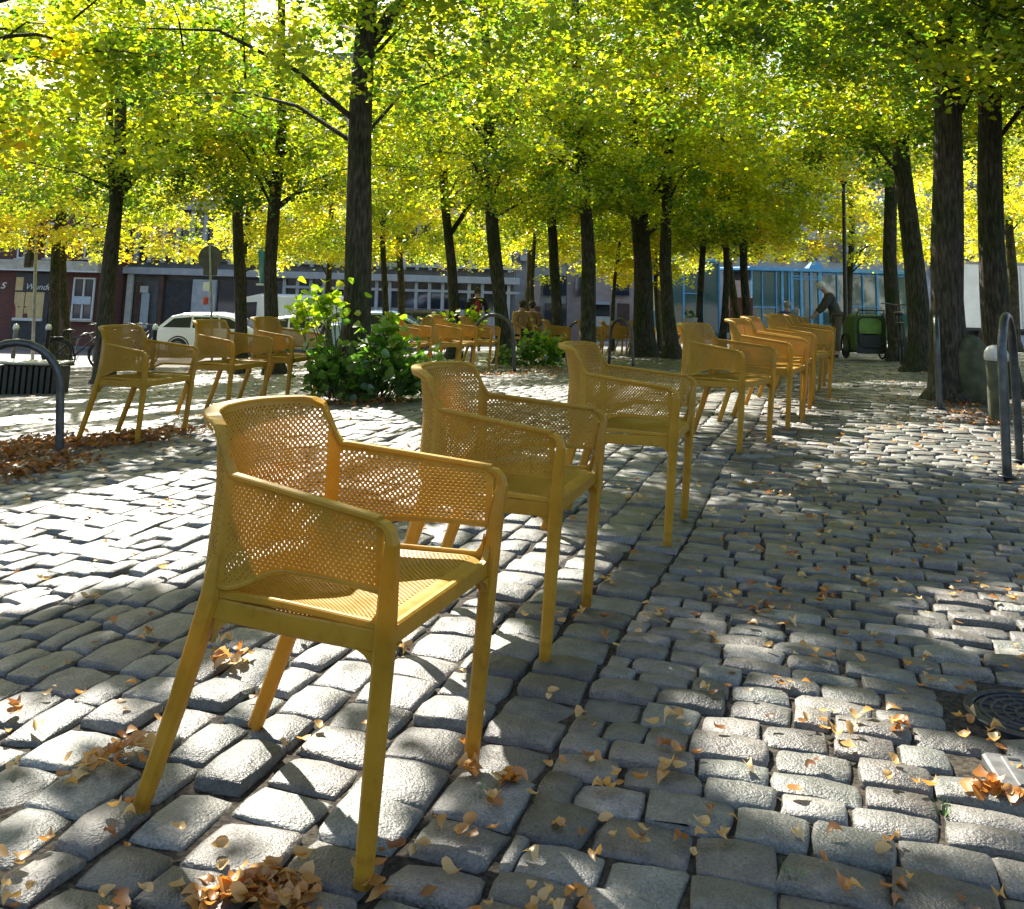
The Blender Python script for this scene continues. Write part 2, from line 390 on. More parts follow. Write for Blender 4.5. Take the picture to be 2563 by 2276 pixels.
DARK = [(.55, 3.3, .28, .3, .85), (.42, 2.0, .2, .22, .7), (1.5, 2.9, .3, .25, .7), (.3, 2.7, .2, .25, .6), (1.0, 3.95, .55, .5, .9), (2.0, 5.9, .85, .65, .8), (-1.0, 2.35, .22, .32, .9), (.22, 2.38, .22, .3, .6), (-2.8, 7.4, .5, .8, .5)]
_k = [(rng.uniform(1.2, 4.2), rng.uniform(0, 6.28), rng.uniform(0, 6.28)) for _ in range(14)]
def field(x, y):
    r = 0
    for k, a, ph in _k: r = r+np.sin(k*(x*math.cos(a)+y*math.sin(a))+ph)
    return r/math.sqrt(7)
def lit(x, y):
    v = np.zeros_like(x)
    nz = field(x*2.2, y*2.2)
    for a, b, ra, rb, s in LIT:
        q = ((x-a)/(ra+.08))**2+((y-b)/(rb+.1))**2
        v = np.maximum(v, s*np.clip((1.25+.22*nz-q)*2.6, 0, 1))
    nr = np.clip((10-y)/2, 0, 1)*np.clip((x+.3-.12*y)*2, 0, 1)
    v = np.maximum(v, .85*np.clip((field(x*1.4, y*1.4)-1.25-1.0*nr)*3, 0, 1))
    for a, b, ra, rb, s in DARK:
        q = ((x-a)/ra)**2+((y-b)/rb)**2
        v = v*(1-s*np.clip((1.2+.2*nz-q)*2.5, 0, 1))
    return v
def sunlit(P):                       # P (n,3): how open the canopy is along the sunbeam through P
    h = P[:, 2]/math.tan(SUN_EL)
    return lit(P[:, 0]-SUNH[0]*h, P[:, 1]-SUNH[1]*h)

# ------------------------------------------------------------------ trees
def bark_mat():
    m, n, b = newmat('bark')
    tc = n.nodes.new('ShaderNodeNewGeometry'); mp = n.nodes.new('ShaderNodeMapping'); mp.inputs['Scale'].default_value = (42, 42, 8)
    n.links.new(tc.outputs['Position'], mp.inputs[0])
    no = n.nodes.new('ShaderNodeTexNoise'); no.inputs['Scale'].default_value = 1; no.inputs['Detail'].default_value = 6; n.links.new(mp.outputs[0], no.inputs['Vector'])
    n3 = n.nodes.new('ShaderNodeTexNoise'); n3.inputs['Scale'].default_value = 2.2; n.links.new(tc.outputs['Position'], n3.inputs['Vector'])
    r = ramp(n, [(.3, (.022, .019, .015)), (.5, (.055, .047, .036)), (.7, (.11, .095, .075))]); n.links.new(no.outputs[0], r.inputs[0])
    mo = ramp(n, [(.42, (1, 1, 1)), (.65, (.55, .78, .42))]); n.links.new(n3.outputs[0], mo.inputs[0])
    mx = n.nodes.new('ShaderNodeMix'); mx.data_type = 'RGBA'; mx.blend_type = 'MULTIPLY'; mx.inputs[0].default_value = 1
    n.links.new(r.outputs[0], mx.inputs[6]); n.links.new(mo.outputs[0], mx.inputs[7]); n.links.new(mx.outputs[2], b.inputs['Base Color'])
    b.inputs['Roughness'].default_value = .9; b.inputs['Specular IOR Level'].default_value = .25
    bu = n.nodes.new('ShaderNodeBump'); bu.inputs['Strength'].default_value = 1; bu.inputs['Distance'].default_value = .03
    n.links.new(no.outputs[0], bu.inputs['Height']); n.links.new(bu.outputs[0], b.inputs['Normal'])
    return m
BARK = bark_mat()
HEX = np.array([(0, 0, 0), (.28, .46, .10), (.68, .36, .07), (1, 0, -.10), (.68, -.36, .07), (.28, -.46, .10)]); HEXF = np.array([(0, 3, 2, 1), (0, 5, 4, 3)])
QUAD = np.array([(0, 0, 0), (.42, .44, .05), (1, 0, -.08), (.42, -.44, .05)]); QUADF = np.array([(0, 3, 2, 1)])
_L = [(.0, .0)]+[(a, b) for a, w_ in ((.10, .30), (.34, .46), (.62, .38), (.85, .17)) for b in (-w_, 0, w_)]+[(1.08, .0)]
FINE = np.array([(a, b, .10*abs(b)) for a, b in _L]); _f = [(0, 2, 1), (0, 3, 2)]
for k in range(3):
    q = 1+3*k; _f += [(q, q+1, q+4), (q, q+4, q+3), (q+1, q+2, q+5), (q+1, q+5, q+4)]
_f += [(10, 11, 13), (11, 12, 13)]
FINEF = np.array(_f)
def leaf_arrays(P, size, shape, tilt=.7, curl=None):
    N = len(P); T, TF = shape
    az = rng.uniform(0, 2*np.pi, N)
    nrm = np.column_stack([rng.normal(0, tilt, N), rng.normal(0, tilt, N), np.ones(N)]); nrm /= np.linalg.norm(nrm, axis=1)[:, None]
    d = np.column_stack([np.cos(az), np.sin(az), np.full(N, -.35)]); d -= nrm*(d*nrm).sum(1)[:, None]; d /= np.linalg.norm(d, axis=1)[:, None]
    s = np.cross(nrm, d)
    t = T[None]*np.ones((N, 1, 1))
    if curl is not None: t = t.copy(); t[:, :, 2] += curl[:, None]*(T[None, :, 0]-.5)**2*1.6*rng.choice((-.5, 1), N)[:, None]+curl[:, None]*(np.abs(T[None, :, 1])*1.9)**2*.34*rng.uniform(.1, 1.4, N)[:, None]; t[:, :, 1] *= (1-.25*curl)[:, None]; t[:, :, 1] += .12*np.sin(T[None, :, 0]*5+curl[:, None]*9)
    V = P[:, None, :]+size[:, None, None]*((t[:, :, 0:1]-.4)*d[:, None]+t[:, :, 1:2]*s[:, None]+t[:, :, 2:3]*nrm[:, None])
    F = (TF[None]+(np.arange(N)*len(T))[:, None, None]).reshape(-1, TF.shape[1])
    return V.reshape(-1, 3), F
def leaf_mesh(name, P, size, tone, shape, mat, tilt=.7, curl=None):
    V, F = leaf_arrays(P, size, shape, tilt, curl)
    tn = np.repeat(np.column_stack([tone, rng.random(len(P))]), len(shape[0]), 0)
    return np_mesh(name, V, F, mat, tn, len(shape[0]) > 8)

def tree_shape(dia, lean, near, H=10.5, z0=2.6, R=3.1, fork=None):
    """trunk builder and spray centres, about the tree's base"""
    mb = MB(); n = 14 if near else 8
    hs = [-.3, .0, .12, .3, .6, 1.0, 1.6, 2.3, 3.0, 3.8, 4.8, 6, 7.4, H-1.5] if near else [-.4, 0, .3, 1, 2, 3.2, 4.6, 6.4, H-1.5]
    wx, wy = rnd.uniform(0, 6), rnd.uniform(0, 6); amp = .05 if near else .07
    def axis(h): return Vector((lean.x*h+amp*(math.sin(h*1.1+wx)-math.sin(wx)), lean.y*h+amp*(math.sin(h*.9+wy)-math.sin(wy)), h))
    rad = [dia/2*(1+.6*math.exp(-max(h, 0)/.25))*(1-.72*max(h, 0)/H)*rnd.uniform(.95, 1.06) if h > 0 else dia*.95 for h in hs]
    mb.tube([axis(h) for h in hs], rad, n)
    if near:                                               # roots and buttresses round the foot
        for k in range(5):
            a = k*1.257+rnd.uniform(-.3, .3); L = dia*rnd.uniform(.65, .95)
            mb.tube([(math.cos(a)*dia*.3, math.sin(a)*dia*.3, .38), (math.cos(a)*dia*.55, math.sin(a)*dia*.55, .12), (math.cos(a)*L, math.sin(a)*L, -.06)], [dia*.16, dia*.17, dia*.07], 6)
    if fork:
        for (h, az, L, r) in fork:
            p = axis(h); dx = Vector((math.cos(az), math.sin(az), 0))
            mb.tube([p, p+dx*L*.35+Vector((0, 0, L*.55)), p+dx*L*.6+Vector((0, 0, L*1.2)), p+dx*L+Vector((0, 0, L*1.7))], [r, r*.85, r*.6, r*.25], 7)
    sprays = []
    for k in range(13 if near else 8):
        h = rnd.uniform(z0-.5, z0+.7) if k < 6 else rnd.uniform(z0+.4, 7.8); az = rnd.uniform(0, 6.283); L = rnd.uniform(1.4, 2.9)*(1 if h < 6 else .7)*R/3.1
        p = axis(h); dx = Vector((math.cos(az), math.sin(az), 0)); side = Vector((-dx.y, dx.x, 0))
        rise = rnd.uniform(.3, 1.0); r = dia*rnd.uniform(.07, .13)
        pts = [p, p+dx*L*.3+Vector((0, 0, L*rise*.4)), p+dx*L*.65+side*rnd.uniform(-.3, .3)+Vector((0, 0, L*rise*.62)), p+dx*L+side*rnd.uniform(-.5, .5)+Vector((0, 0, L*rise*.6))]
        mb.tube(pts, [r, r*.75, r*.45, r*.12], 6 if near else 4, cap=False)
        for t in (.5, .75, 1.0):
            q = p+(pts[3]-p)*t; sprays.append((q.x, q.y, q.z+.1))
            if near and t < 1:
                e = q+side*rnd.choice((-1, 1))*rnd.uniform(.5, 1.1)+dx*.3+Vector((0, 0, rnd.uniform(-.1, .35)))
                mb.tube([q, (q+e)/2+Vector((0, 0, .08)), e], [r*.35, r*.22, r*.08], 4, cap=False); sprays.append((e.x, e.y, e.z))
    lowk = [rnd.choice((-.8, -.2, .2, .5))+rnd.uniform(-.2, .2) for _ in range(8)]
    ns = int((330 if near else 210)*(R/3.1)**1.5)
    for k in range(ns):
        az = rnd.uniform(0, 6.283); h = z0+(H-z0)*rnd.random()**1.5; f_ = (h-z0)/(H-z0)
        rr = R*(.62+.55*math.sin(math.pi*min(1, f_*1.15+.18)))*math.sqrt(rnd.uniform(.06, 1))
        a = axis(min(h, H-1.5)); lo = lowk[int(az/6.2832*8) % 8]
        sprays.append((a.x+math.cos(az)*rr, a.y+math.sin(az)*rr, max(h, z0+lo+.25*rr/R*rnd.random())))
    for k in range(34):
        h = rnd.uniform(z0+.3, 6.8); a = axis(h); az = rnd.uniform(0, 6.283); q = rnd.uniform(.15, 1.0)
        sprays.append((a.x+math.cos(az)*q, a.y+math.sin(az)*q, h))
    return mb, np.array(sprays)
def spray_leaves(sprays, per, size, zsplit=None):
    n = rng.integers(int(per*.5), int(per*1.5), len(sprays)); idx = np.repeat(np.arange(len(sprays)), n)
    rs = rng.uniform(.20, .50, len(sprays))[idx]; a = rng.uniform(0, 2*np.pi, len(idx)); q = np.sqrt(rng.random(len(idx)))
    P = sprays[idx]+np.column_stack([rs*q*np.cos(a), rs*q*np.sin(a), rng.normal(0, .10, len(idx))-.22*q*q*rs])
    return P, size*rng.uniform(.55, 1.35, len(idx)), idx
def crown(sprays, base, per, size, warm, shape, carve, keepf=None):
    P, sz, idx = spray_leaves(sprays, per, size)
    st = np.clip(rng.normal(warm-.05 if base[1] < 24 else .27+.62*warm, .20, len(sprays)), .02, .97)
    tone = np.clip(st[idx]+rng.normal(0, .10, len(P)), 0, 1)
    tone = np.where(rng.random(len(P)) < .012, 1, tone)
    b = np.array(base)
    if carve:
        ok = rng.random(len(P)) > 1.3*sunlit(P+b[None])
        P, sz, tone = P[ok], sz[ok], tone[ok]
    W = P+b
    u, v = pr(W); vis = (u > -350) & (u < 2900) & (v > -260)          # leaves above or beside the picture may be fewer and larger
    hid = ~vis & (rng.random(len(P)) < (1.0 if base.y < 16 else .3))
    sz = np.where(vis, sz, sz*1.75)
    k = vis | hid
    return P[k], sz[k], tone[k]
LEAFN = [0]
def tree(name, base, dia, top, label, warm=.5, near=True, per=None, size=.066, R=3.1, z0=None, fork=None, group='lime trees in rows across the square', H=10.5):
    z0 = z0 or (rnd.uniform(2.8, 3.2) if near else (rnd.uniform(3.5, 4.3) if base[1] < 25 else rnd.uniform(2.6, 3.3)))
    base = Vector(base); top = Vector(top); h = max(top.z-base.z, .5)
    lean = Vector(((top.x-base.x)/h, 0, 0))
    t = thing(name, label, 'tree', base, 0, group)
    mb, sprays = tree_shape(dia, lean, near, R=R, z0=z0, fork=fork, H=H)
    mb.obj('trunk', BARK, t, True)
    P, sz, tone = crown(sprays, base, (per or (120 if near else 74)), size*.93, warm, HEX if near else QUAD, base.y < 22)
    shp = (HEX, HEXF) if near else (QUAD, QUADF)
    LEAFN[0] += len(P)
    link('crown', leaf_mesh('crown', P, sz, tone, shp, LEAF, .62), t)
    return t
def T(ub, vb, ut, vt, dia, label, near=False, d=None, **k):
    b = col(ub, d) if d else at(ub, vb)
    return tree('lime_tree', b, dia, p3(ut, vt, b.y), label, near=near, **k)
T(880, 985, 928, 125, .32, 'lime tree with a thick dark trunk rising from the leafy shrub, behind the nearest chair', True, R=3.7, warm=.5, fork=[(3.6, .35, 2.6, .075), (4.2, 3.0, 1.8, .06)])
T(1264, 909, 1226, 251, .29, 'lime tree with a hoop and low plant at its foot, next right of the shrub', True, R=3.7, warm=.5)
T(1470, 853, 1449, 401, .31, 'slim dark lime tree between two grey hoops, left of the broad old trunk', False, d=20, warm=.55, size=.085)
T(1611, 880, 1584, 401, .50, 'broad old lime tree with a flared foot behind a cluster of yellow chairs', True, d=23.5, warm=.58, size=.085, R=3.8)
T(2303, 893, 2272, 414, .33, 'reddish brown lime trunk right beside the bicycle and green trailer', True, warm=.5, d=15.3)
T(2382, 1000, 2335, 150, .34, 'thick lime trunk with a wide foot behind the rounded stone post', True, R=3.8, warm=.42, fork=[(3.2, 2.6, 2.2, .08)])
T(2511, 960, 2476, 376, .31, 'lime trunk in front of the white trailer, behind the pale topped bollard', True, warm=.42, d=11)
T(261, 850, 291, 313, .31, 'lime tree with a forked trunk behind the leftmost yellow chair', True, d=18, warm=.45, size=.075, fork=[(3.0, 2.2, 2.4, .09), (3.3, .4, 2.2, .07)])
T(163, 860, 169, 439, .27, 'thin lime trunk in front of the brick shop, half hidden by leaves', d=27, warm=.42, size=.095, z0=3.7)
T(599, 860, 606, 376, .28, 'lime tree whose trunk hides the front door of the white estate car', d=21, warm=.62, size=.085)
T(687, 850, 705, 276, .29, 'dark lime trunk leaning right next to the teal banner', d=19.5, warm=.6, size=.085, fork=[(3.4, 3.0, 1.8, .05)])
T(827, 860, 823, 501, .22, 'thin lime trunk between the white van and the thick shrub tree', d=31, warm=.68, size=.105)
T(963, 860, 969, 476, .2, 'thin dark lime trunk right of the shrub, left of its paler twin', d=28, warm=.64, size=.1)
T(999, 860, 1003, 527, .24, 'pale barked thin lime trunk in front of the light blue car', d=31, warm=.6, size=.105)
T(1135, 860, 1120, 527, .24, 'forked lime tree beside the person in the dark coat', d=22, warm=.62, size=.085, fork=[(2.6, .2, 1.6, .06)])
T(1394, 860, 1394, 640, .26, 'short dark lime trunk behind the small group of chairs, left of the slim one', d=23, warm=.58, size=.09)
T(1684, 850, 1675, 552, .31, 'dark lime trunk standing in front of the blue glass pavilion corner', d=22, warm=.6, size=.085)
T(1755, 850, 1752, 501, .19, 'thin straight lime trunk beside the patterned pot', d=26, warm=.62, size=.095)
T(1806, 850, 1806, 589, .19, 'thin straight lime trunk just left of the maroon board', d=26, warm=.66, size=.095)
T(1850, 840, 1828, 602, .27, 'curved lime trunk behind the maroon board', d=30, warm=.6, size=.105)
T(1878, 840, 1871, 664, .24, 'ivy grown lime trunk right of the maroon board', d=26, warm=.55, size=.095)
T(1532, 850, 1550, 640, .12, 'very thin leaning lime tree with bright yellow leaves', d=29, warm=.85, size=.11, R=2.2, z0=1.9)
T(1338, 850, 1338, 690, .14, 'very thin lime tree behind the two seated people', d=30, warm=.55, size=.105)
T(1653, 850, 1649, 650, .13, 'very thin dark lime tree right of the broad old trunk', d=29, warm=.5, size=.105)
T(2253, 860, 2230, 552, .33, 'lime trunk leaning left behind the green trailer', d=20, warm=.68, size=.085)
# trees beyond and beside the picture whose crowns reach into it
tree('lime_tree', (-5.3, 8.0, gz(-5.3, 8)), .32, (-5.3, 8, 6), 'lime tree overhanging from the left with large bright leaves', warm=.6, near=True, R=3.2, per=80, size=.085, z0=2.6)
tree('lime_tree', (5.75, 8.2, gz(5.75, 8.2)), .32, (5.75, 8.2, 6), 'lime tree overhanging from the right with large green and yellow leaves', warm=.5, near=True, R=2.6, per=70, size=.075, z0=2.9)
tree('lime_tree', (-11.5, 26, gz(-11.5, 26)), .3, (-11.5, 26, 5), 'lime tree with yellow leaves hanging low over the road sign', warm=.85, near=False, size=.095, z0=2.7)
tree('lime_tree', (-15.5, 22, gz(-15.5, 22)), .3, (-15.5, 22, 5), 'lime tree in front of the brick shop at the far left', warm=.5, near=False, size=.09, z0=3.5)
tree('lime_tree', (13.5, 27, gz(13.5, 27)), .3, (13.5, 27, 5), 'lime tree with yellow leaves beyond the trailer', warm=.75, near=False, size=.095, z0=3.2)
tree('lime_tree', (19.5, 40, gz(19.5, 40)), .3, (19.5, 40, 5), 'yellow leaved tree behind the white trailer', warm=.78, near=False, size=.13, R=4, z0=3.2)
tree('lime_tree', (9.3, 27.5, gz(9.3, 27.5)), .22, (9.3, 27.5, 5), 'lime tree with yellow leaves in front of the glass pavilion', warm=.8, near=False, size=.1, z0=2.4)
tree('lime_tree', (5.2, 34, gz(5.2, 34)), .22, (5.2, 34, 5), 'distant yellow lime tree left of the pavilion door', warm=.75, near=False, size=.115, z0=2.6)
tree('lime_tree', (-7.5, 29, gz(-7.5, 29)), .24, (-7.5, 29, 5), 'yellow lime tree over the white van', warm=.85, near=False, size=.1, z0=3.0)
tree('lime_tree', (.6, 33, gz(.6, 33)), .22, (.6, 33, 5), 'distant lime tree in front of the pale shop end', warm=.7, near=False, size=.115, z0=2.6)
print('leaves', LEAFN[0])

# ------------------------------------------------------------------ shrubs at the foot of the trees
STEM = pm('green_stem', (.05, .07, .02), (.09, .10, .04), 20, .7)
def shrub(base, blobs, label, per, size, warm):
    t = thing('shrub', label, 'shrub', base, 0, None)
    mb = MB(); PP, TT = [], []
    for (x, y, z, r, n, w_) in blobs:
        a = rng.uniform(0, 2*np.pi, n); q = np.abs(rng.normal(.55, .38, n)); ph = np.arccos(rng.uniform(-1, 1, n))
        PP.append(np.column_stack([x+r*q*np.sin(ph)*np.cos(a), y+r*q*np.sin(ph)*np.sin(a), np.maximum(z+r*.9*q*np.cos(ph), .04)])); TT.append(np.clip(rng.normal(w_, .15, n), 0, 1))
        for k in range(5):
            e = Vector((x+rnd.uniform(-r, r)*.6, y+rnd.uniform(-r, r)*.6, z+r*rnd.uniform(.1, .7))); s = Vector((x*.55+rnd.uniform(-.1, .1), y*.55, 0))
            mb.tube([s, (s+e)/2+Vector((rnd.uniform(-.05, .05), 0, .1)), e], [.008, .006, .003], 5, cap=False)
    P = np.concatenate(PP); tn = np.concatenate(TT)
    mb.obj('stem', STEM, t, True)
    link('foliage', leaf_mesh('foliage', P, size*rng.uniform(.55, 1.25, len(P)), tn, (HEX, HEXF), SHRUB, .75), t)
    return t
b1 = at(880, 1000)
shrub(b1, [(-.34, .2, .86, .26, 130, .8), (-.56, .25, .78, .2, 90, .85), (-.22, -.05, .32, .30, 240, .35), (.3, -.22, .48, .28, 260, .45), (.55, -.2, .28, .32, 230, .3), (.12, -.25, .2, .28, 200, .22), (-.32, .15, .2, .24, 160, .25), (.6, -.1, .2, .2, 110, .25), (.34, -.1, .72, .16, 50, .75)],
      'leafy green shrub round the foot of the thick dark trunk', 0, .092, .5)
b2 = at(1330, 918)
shrub(b2, [(.12, 0, .35, .36, 240, .6), (.35, .1, .25, .3, 170, .5), (-.1, -.1, .18, .25, 110, .3), (-.45, -.1, .2, .2, 70, .4)], 'low yellowing plant right of the second trunk', 0, .10, .5)
b3 = at(1110, 905)
shrub(b3, [(0, 0, .7, .4, 130, .85), (.55, .2, .8, .4, 130, .85), (-.45, 0, .6, .3, 80, .8)], 'sparse bright leafed plant behind the middle group of chairs', 0, .12, .5)

# ------------------------------------------------------------------ yellow armchairs
def chair_mat():
    m, n, b = newmat('mustard_plastic')
    tc = n.nodes.new('ShaderNodeTexCoord'); no = n.nodes.new('ShaderNodeTexNoise'); no.inputs['Scale'].default_value = 9; no.inputs['Detail'].default_value = 5
    n.links.new(tc.outputs['Object'], no.inputs['Vector'])
    r = ramp(n, [(.3, (.39, .215, .012)), (.7, (.48, .285, .020))]); n.links.new(no.outputs[0], r.inputs[0])
    oi = n.nodes.new('ShaderNodeObjectInfo'); tn_ = ramp(n, [(0, (.88, .86, .84)), (.5, (1, 1, 1)), (1, (1.05, 1.04, 1.1))]); n.links.new(oi.outputs['Random'], tn_.inputs[0])
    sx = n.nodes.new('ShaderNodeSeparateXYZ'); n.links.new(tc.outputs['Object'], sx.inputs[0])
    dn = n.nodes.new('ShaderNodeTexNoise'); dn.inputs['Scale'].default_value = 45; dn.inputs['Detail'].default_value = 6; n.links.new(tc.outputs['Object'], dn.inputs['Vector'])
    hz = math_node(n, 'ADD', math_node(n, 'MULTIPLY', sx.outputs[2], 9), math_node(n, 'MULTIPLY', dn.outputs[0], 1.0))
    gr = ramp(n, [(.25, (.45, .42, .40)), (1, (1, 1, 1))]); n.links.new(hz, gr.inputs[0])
    du = ramp(n, [(.3, (.74, .72, .70)), (.45, (1, 1, 1)), (.62, (1, 1, 1)), (.75, (1.1, 1.15, 1.6))]); n.links.new(dn.outputs[0], du.inputs[0])
    prev = r.outputs[0]
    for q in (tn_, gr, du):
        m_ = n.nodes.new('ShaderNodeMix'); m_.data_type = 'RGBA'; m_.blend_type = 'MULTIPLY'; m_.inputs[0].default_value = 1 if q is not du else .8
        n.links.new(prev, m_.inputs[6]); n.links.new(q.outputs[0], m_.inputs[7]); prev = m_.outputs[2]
    n.links.new(prev, b.inputs['Base Color'])
    n2 = n.nodes.new('ShaderNodeTexNoise'); n2.inputs['Scale'].default_value = 600; n.links.new(tc.outputs['Object'], n2.inputs['Vector'])
    rr = ramp(n, [(.35, (.36, .36, .36)), (.7, (.52, .52, .52))]); n.links.new(no.outputs[0], rr.inputs[0]); n.links.new(rr.outputs[0], b.inputs['Roughness'])
    bu = n.nodes.new('ShaderNodeBump'); bu.inputs['Strength'].default_value = .12; bu.inputs['Distance'].default_value = .0015
    n.links.new(n2.outputs[0], bu.inputs['Height']); n.links.new(bu.outputs[0], b.inputs['Normal'])
    tr = n.nodes.new('ShaderNodeBsdfTranslucent'); tr.inputs[0].default_value = (.78, .40, .035, 1)
    mx = n.nodes.new('ShaderNodeMixShader'); mx.inputs[0].default_value = .22
    out = n.nodes['Material Output']; n.links.new(b.outputs[0], mx.inputs[1]); n.links.new(tr.outputs[0], mx.inputs[2]); n.links.new(mx.outputs[0], out.inputs[0])
    return m
PLA = chair_mat()
def catmull(pts, n):
    pts = [np.array(p, float) for p in pts]; P = [2*pts[0]-pts[1]]+pts+[2*pts[-1]-pts[-2]]; out = []
    for i in range(1, len(P)-2):
        for k in range(n):
            t = k/n; a, b, c, d = P[i-1:i+3]
            out.append(.5*((2*b)+(c-a)*t+(2*a-5*b+4*c-d)*t*t+(3*b-a-3*c+d)*t**3))
    return np.array(out+[pts[-1]])
# plan of the shell at arm height (z .65), right half then mirrored
_half = [(.325, -.295), (.18, -.272), (.04, -.250), (-.085, -.229), (-.135, -.205), (-.175, -.165), (-.20, -.10), (-.213, 0)]
_plan = catmull(_half+[(x, -y) for x, y in _half[-2::-1]], 14)
_len = np.concatenate([[0], np.cumsum(np.linalg.norm(np.diff(_plan, axis=0), axis=1))]); LT = _len[-1]
def plan(l):
    l = np.clip(l, 0, LT); return np.array([np.interp(l, _len, _plan[:, 0]), np.interp(l, _len, _plan[:, 1])])
L_KINK = _len[np.argmin(np.abs(_plan[:len(_plan)//2, 0]+.095))]; L_TOP = L_KINK+.045
def sym(l): return min(l, LT-l)
def ztop(l):
    s = sym(l)
    if s <= L_KINK: return .652+(.690-.652)*s/L_KINK
    if s < L_TOP:
        t = (s-L_KINK)/(L_TOP-L_KINK); return .690+.095*t
    t = min(1, (s-L_TOP)/.05); return .785+.014*math.sin(t*math.pi/2)+.004*math.sin(min(1, (s-L_TOP)/(LT/2-L_TOP))*math.pi/2)
def zbot(l):
    s = sym(l)
    if s < .26: return .518+.004*math.sin(math.pi*s/.26)
    t = min(1, (s-.26)/(L_KINK-.26)); return .518-.055*t*t*(3-2*t)
def shell(l, z):
    p = plan(np.array([l])).ravel(); q = plan(np.array([l+.004])).ravel()-plan(np.array([l-.004])).ravel(); q /= np.linalg.norm(q)+1e-9
    nrm = np.array([-q[1], q[0]])                     # outward
    back = np.clip((.06-p[0])/.22, 0, 1)
    off = (.06*(1-back)-.06*back)*(z-.65) if z < .65 else (.04*(1-back)+back*(-.02+.2*min(1, max(0, (sym(l)-L_TOP)/.16))))*(z-.65)
    return Vector((p[0]+nrm[0]*off, p[1]+nrm[1]*off, z)), Vector((nrm[0], nrm[1], -.15*back)).normalized()
OCT = [math.pi/8+k*math.pi/4 for k in range(8)]
def cell(mb, A, N, th, hole, ctr, cor8):
    """one cell of the perforated sheet: 8 boundary points, hole of 8 points, both faces and the hole's wall"""
    n = len(mb.v); h = th/2
    for s in (1, -1):
        for p in cor8: mb.v.append(tuple(p+N*(h*s)))
        if hole:
            for p in hole: mb.v.append(tuple(p+N*(h*s)))
    if not hole:
        mb.f += [tuple(n+k for k in range(8)), tuple(n+15-k for k in range(8))]; mb.m += [0, 0]; return
    for k in range(8):
        j = (k+1) % 8
        mb.f += [(n+k, n+j, n+8+j, n+8+k), (n+16+j, n+16+k, n+24+k, n+24+j), (n+8+k, n+8+j, n+24+j, n+24+k)]; mb.m += [0, 0, 0]
def sheet(mb, fpos, l0, l1, dl, z0f, z1f, zmin, zmax, dz, th, r_hole=.42, border=.012, r_l=.25):
    nl = max(1, round((l1-l0)/dl)); dl = (l1-l0)/nl; nz = max(1, round((zmax-zmin)/dz)); dz = (zmax-zmin)/nz
    for k in range(nz):
        za, zb = zmin+k*dz, zmin+(k+1)*dz
        off = .5 if k % 2 else 0
        for i in range(-1, nl+1):
            a, b = l0+(i+off)*dl, l0+(i+1+off)*dl
            a, b = max(a, l0), min(b, l1)
            if b-a < 1e-4: continue
            c = (a+b)/2
            lo = lambda l: max(za, z0f(l)); hi = lambda l: min(zb, z1f(l))
            if hi(c)-lo(c) < 1e-4 and hi(a)-lo(a) < 1e-4 and hi(b)-lo(b) < 1e-4: continue
            zz = lambda l, t: lo(l)+max(0, hi(l)-lo(l))*t
            ring = [(a, zz(a, 0)), (c, zz(c, 0)), (b, zz(b, 0)), (b, zz(b, .5)), (b, zz(b, 1)), (c, zz(c, 1)), (a, zz(a, 1)), (a, zz(a, .5))]
            cor = [fpos(*q)[0] for q in ring]; mid, N = fpos(c, (zz(c, 0)+zz(c, 1))/2)
            full = b-a > dl*.98 and za > z0f(c)+border*.55 and zb < z1f(c)-border and a > l0+border*.6 and b < l1-border*.6 and za > z0f(a)+.004 and zb < z1f(a)-.004
            hole = None
            if full:
                hole = []
                for kx, kz in ((-1, -1), (0, -1.05), (1, -1), (1.05, 0), (1, 1), (0, 1.05), (-1, 1), (-1.05, 0)):
                    hole.append(fpos(c+kx*(.78 if kx and kz else 1.0)*dl*r_l, (za+zb)/2+kz*(.78 if kx and kz else 1.0)*dz*r_hole)[0])
            cell(mb, None, N, th, hole, mid, cor)
SEAT_Z = .452
def fillet(mb, corner, ax, down, r, th, nrm):
    """curved bracket in the corner between two directions"""
    c = Vector(corner); ax = Vector(ax).normalized(); dn = Vector(down).normalized(); nr = Vector(nrm).normalized()*th/2
    arc = [c+ax*r*(1-math.sin(t))+dn*r*(1-math.cos(t)) for t in [k*math.pi/2/6 for k in range(7)]]
    poly = [c]+arc
    n = len(poly); vs = [p+nr for p in poly]+[p-nr for p in poly]
    fs = [(0, k, k+1) for k in range(1, n-1)]+[(n, n+k+1, n+k) for k in range(1, n-1)]+[(i, (i+1) % n, n+(i+1) % n, n+i) for i in range(n)]
    mb.add(vs, fs)
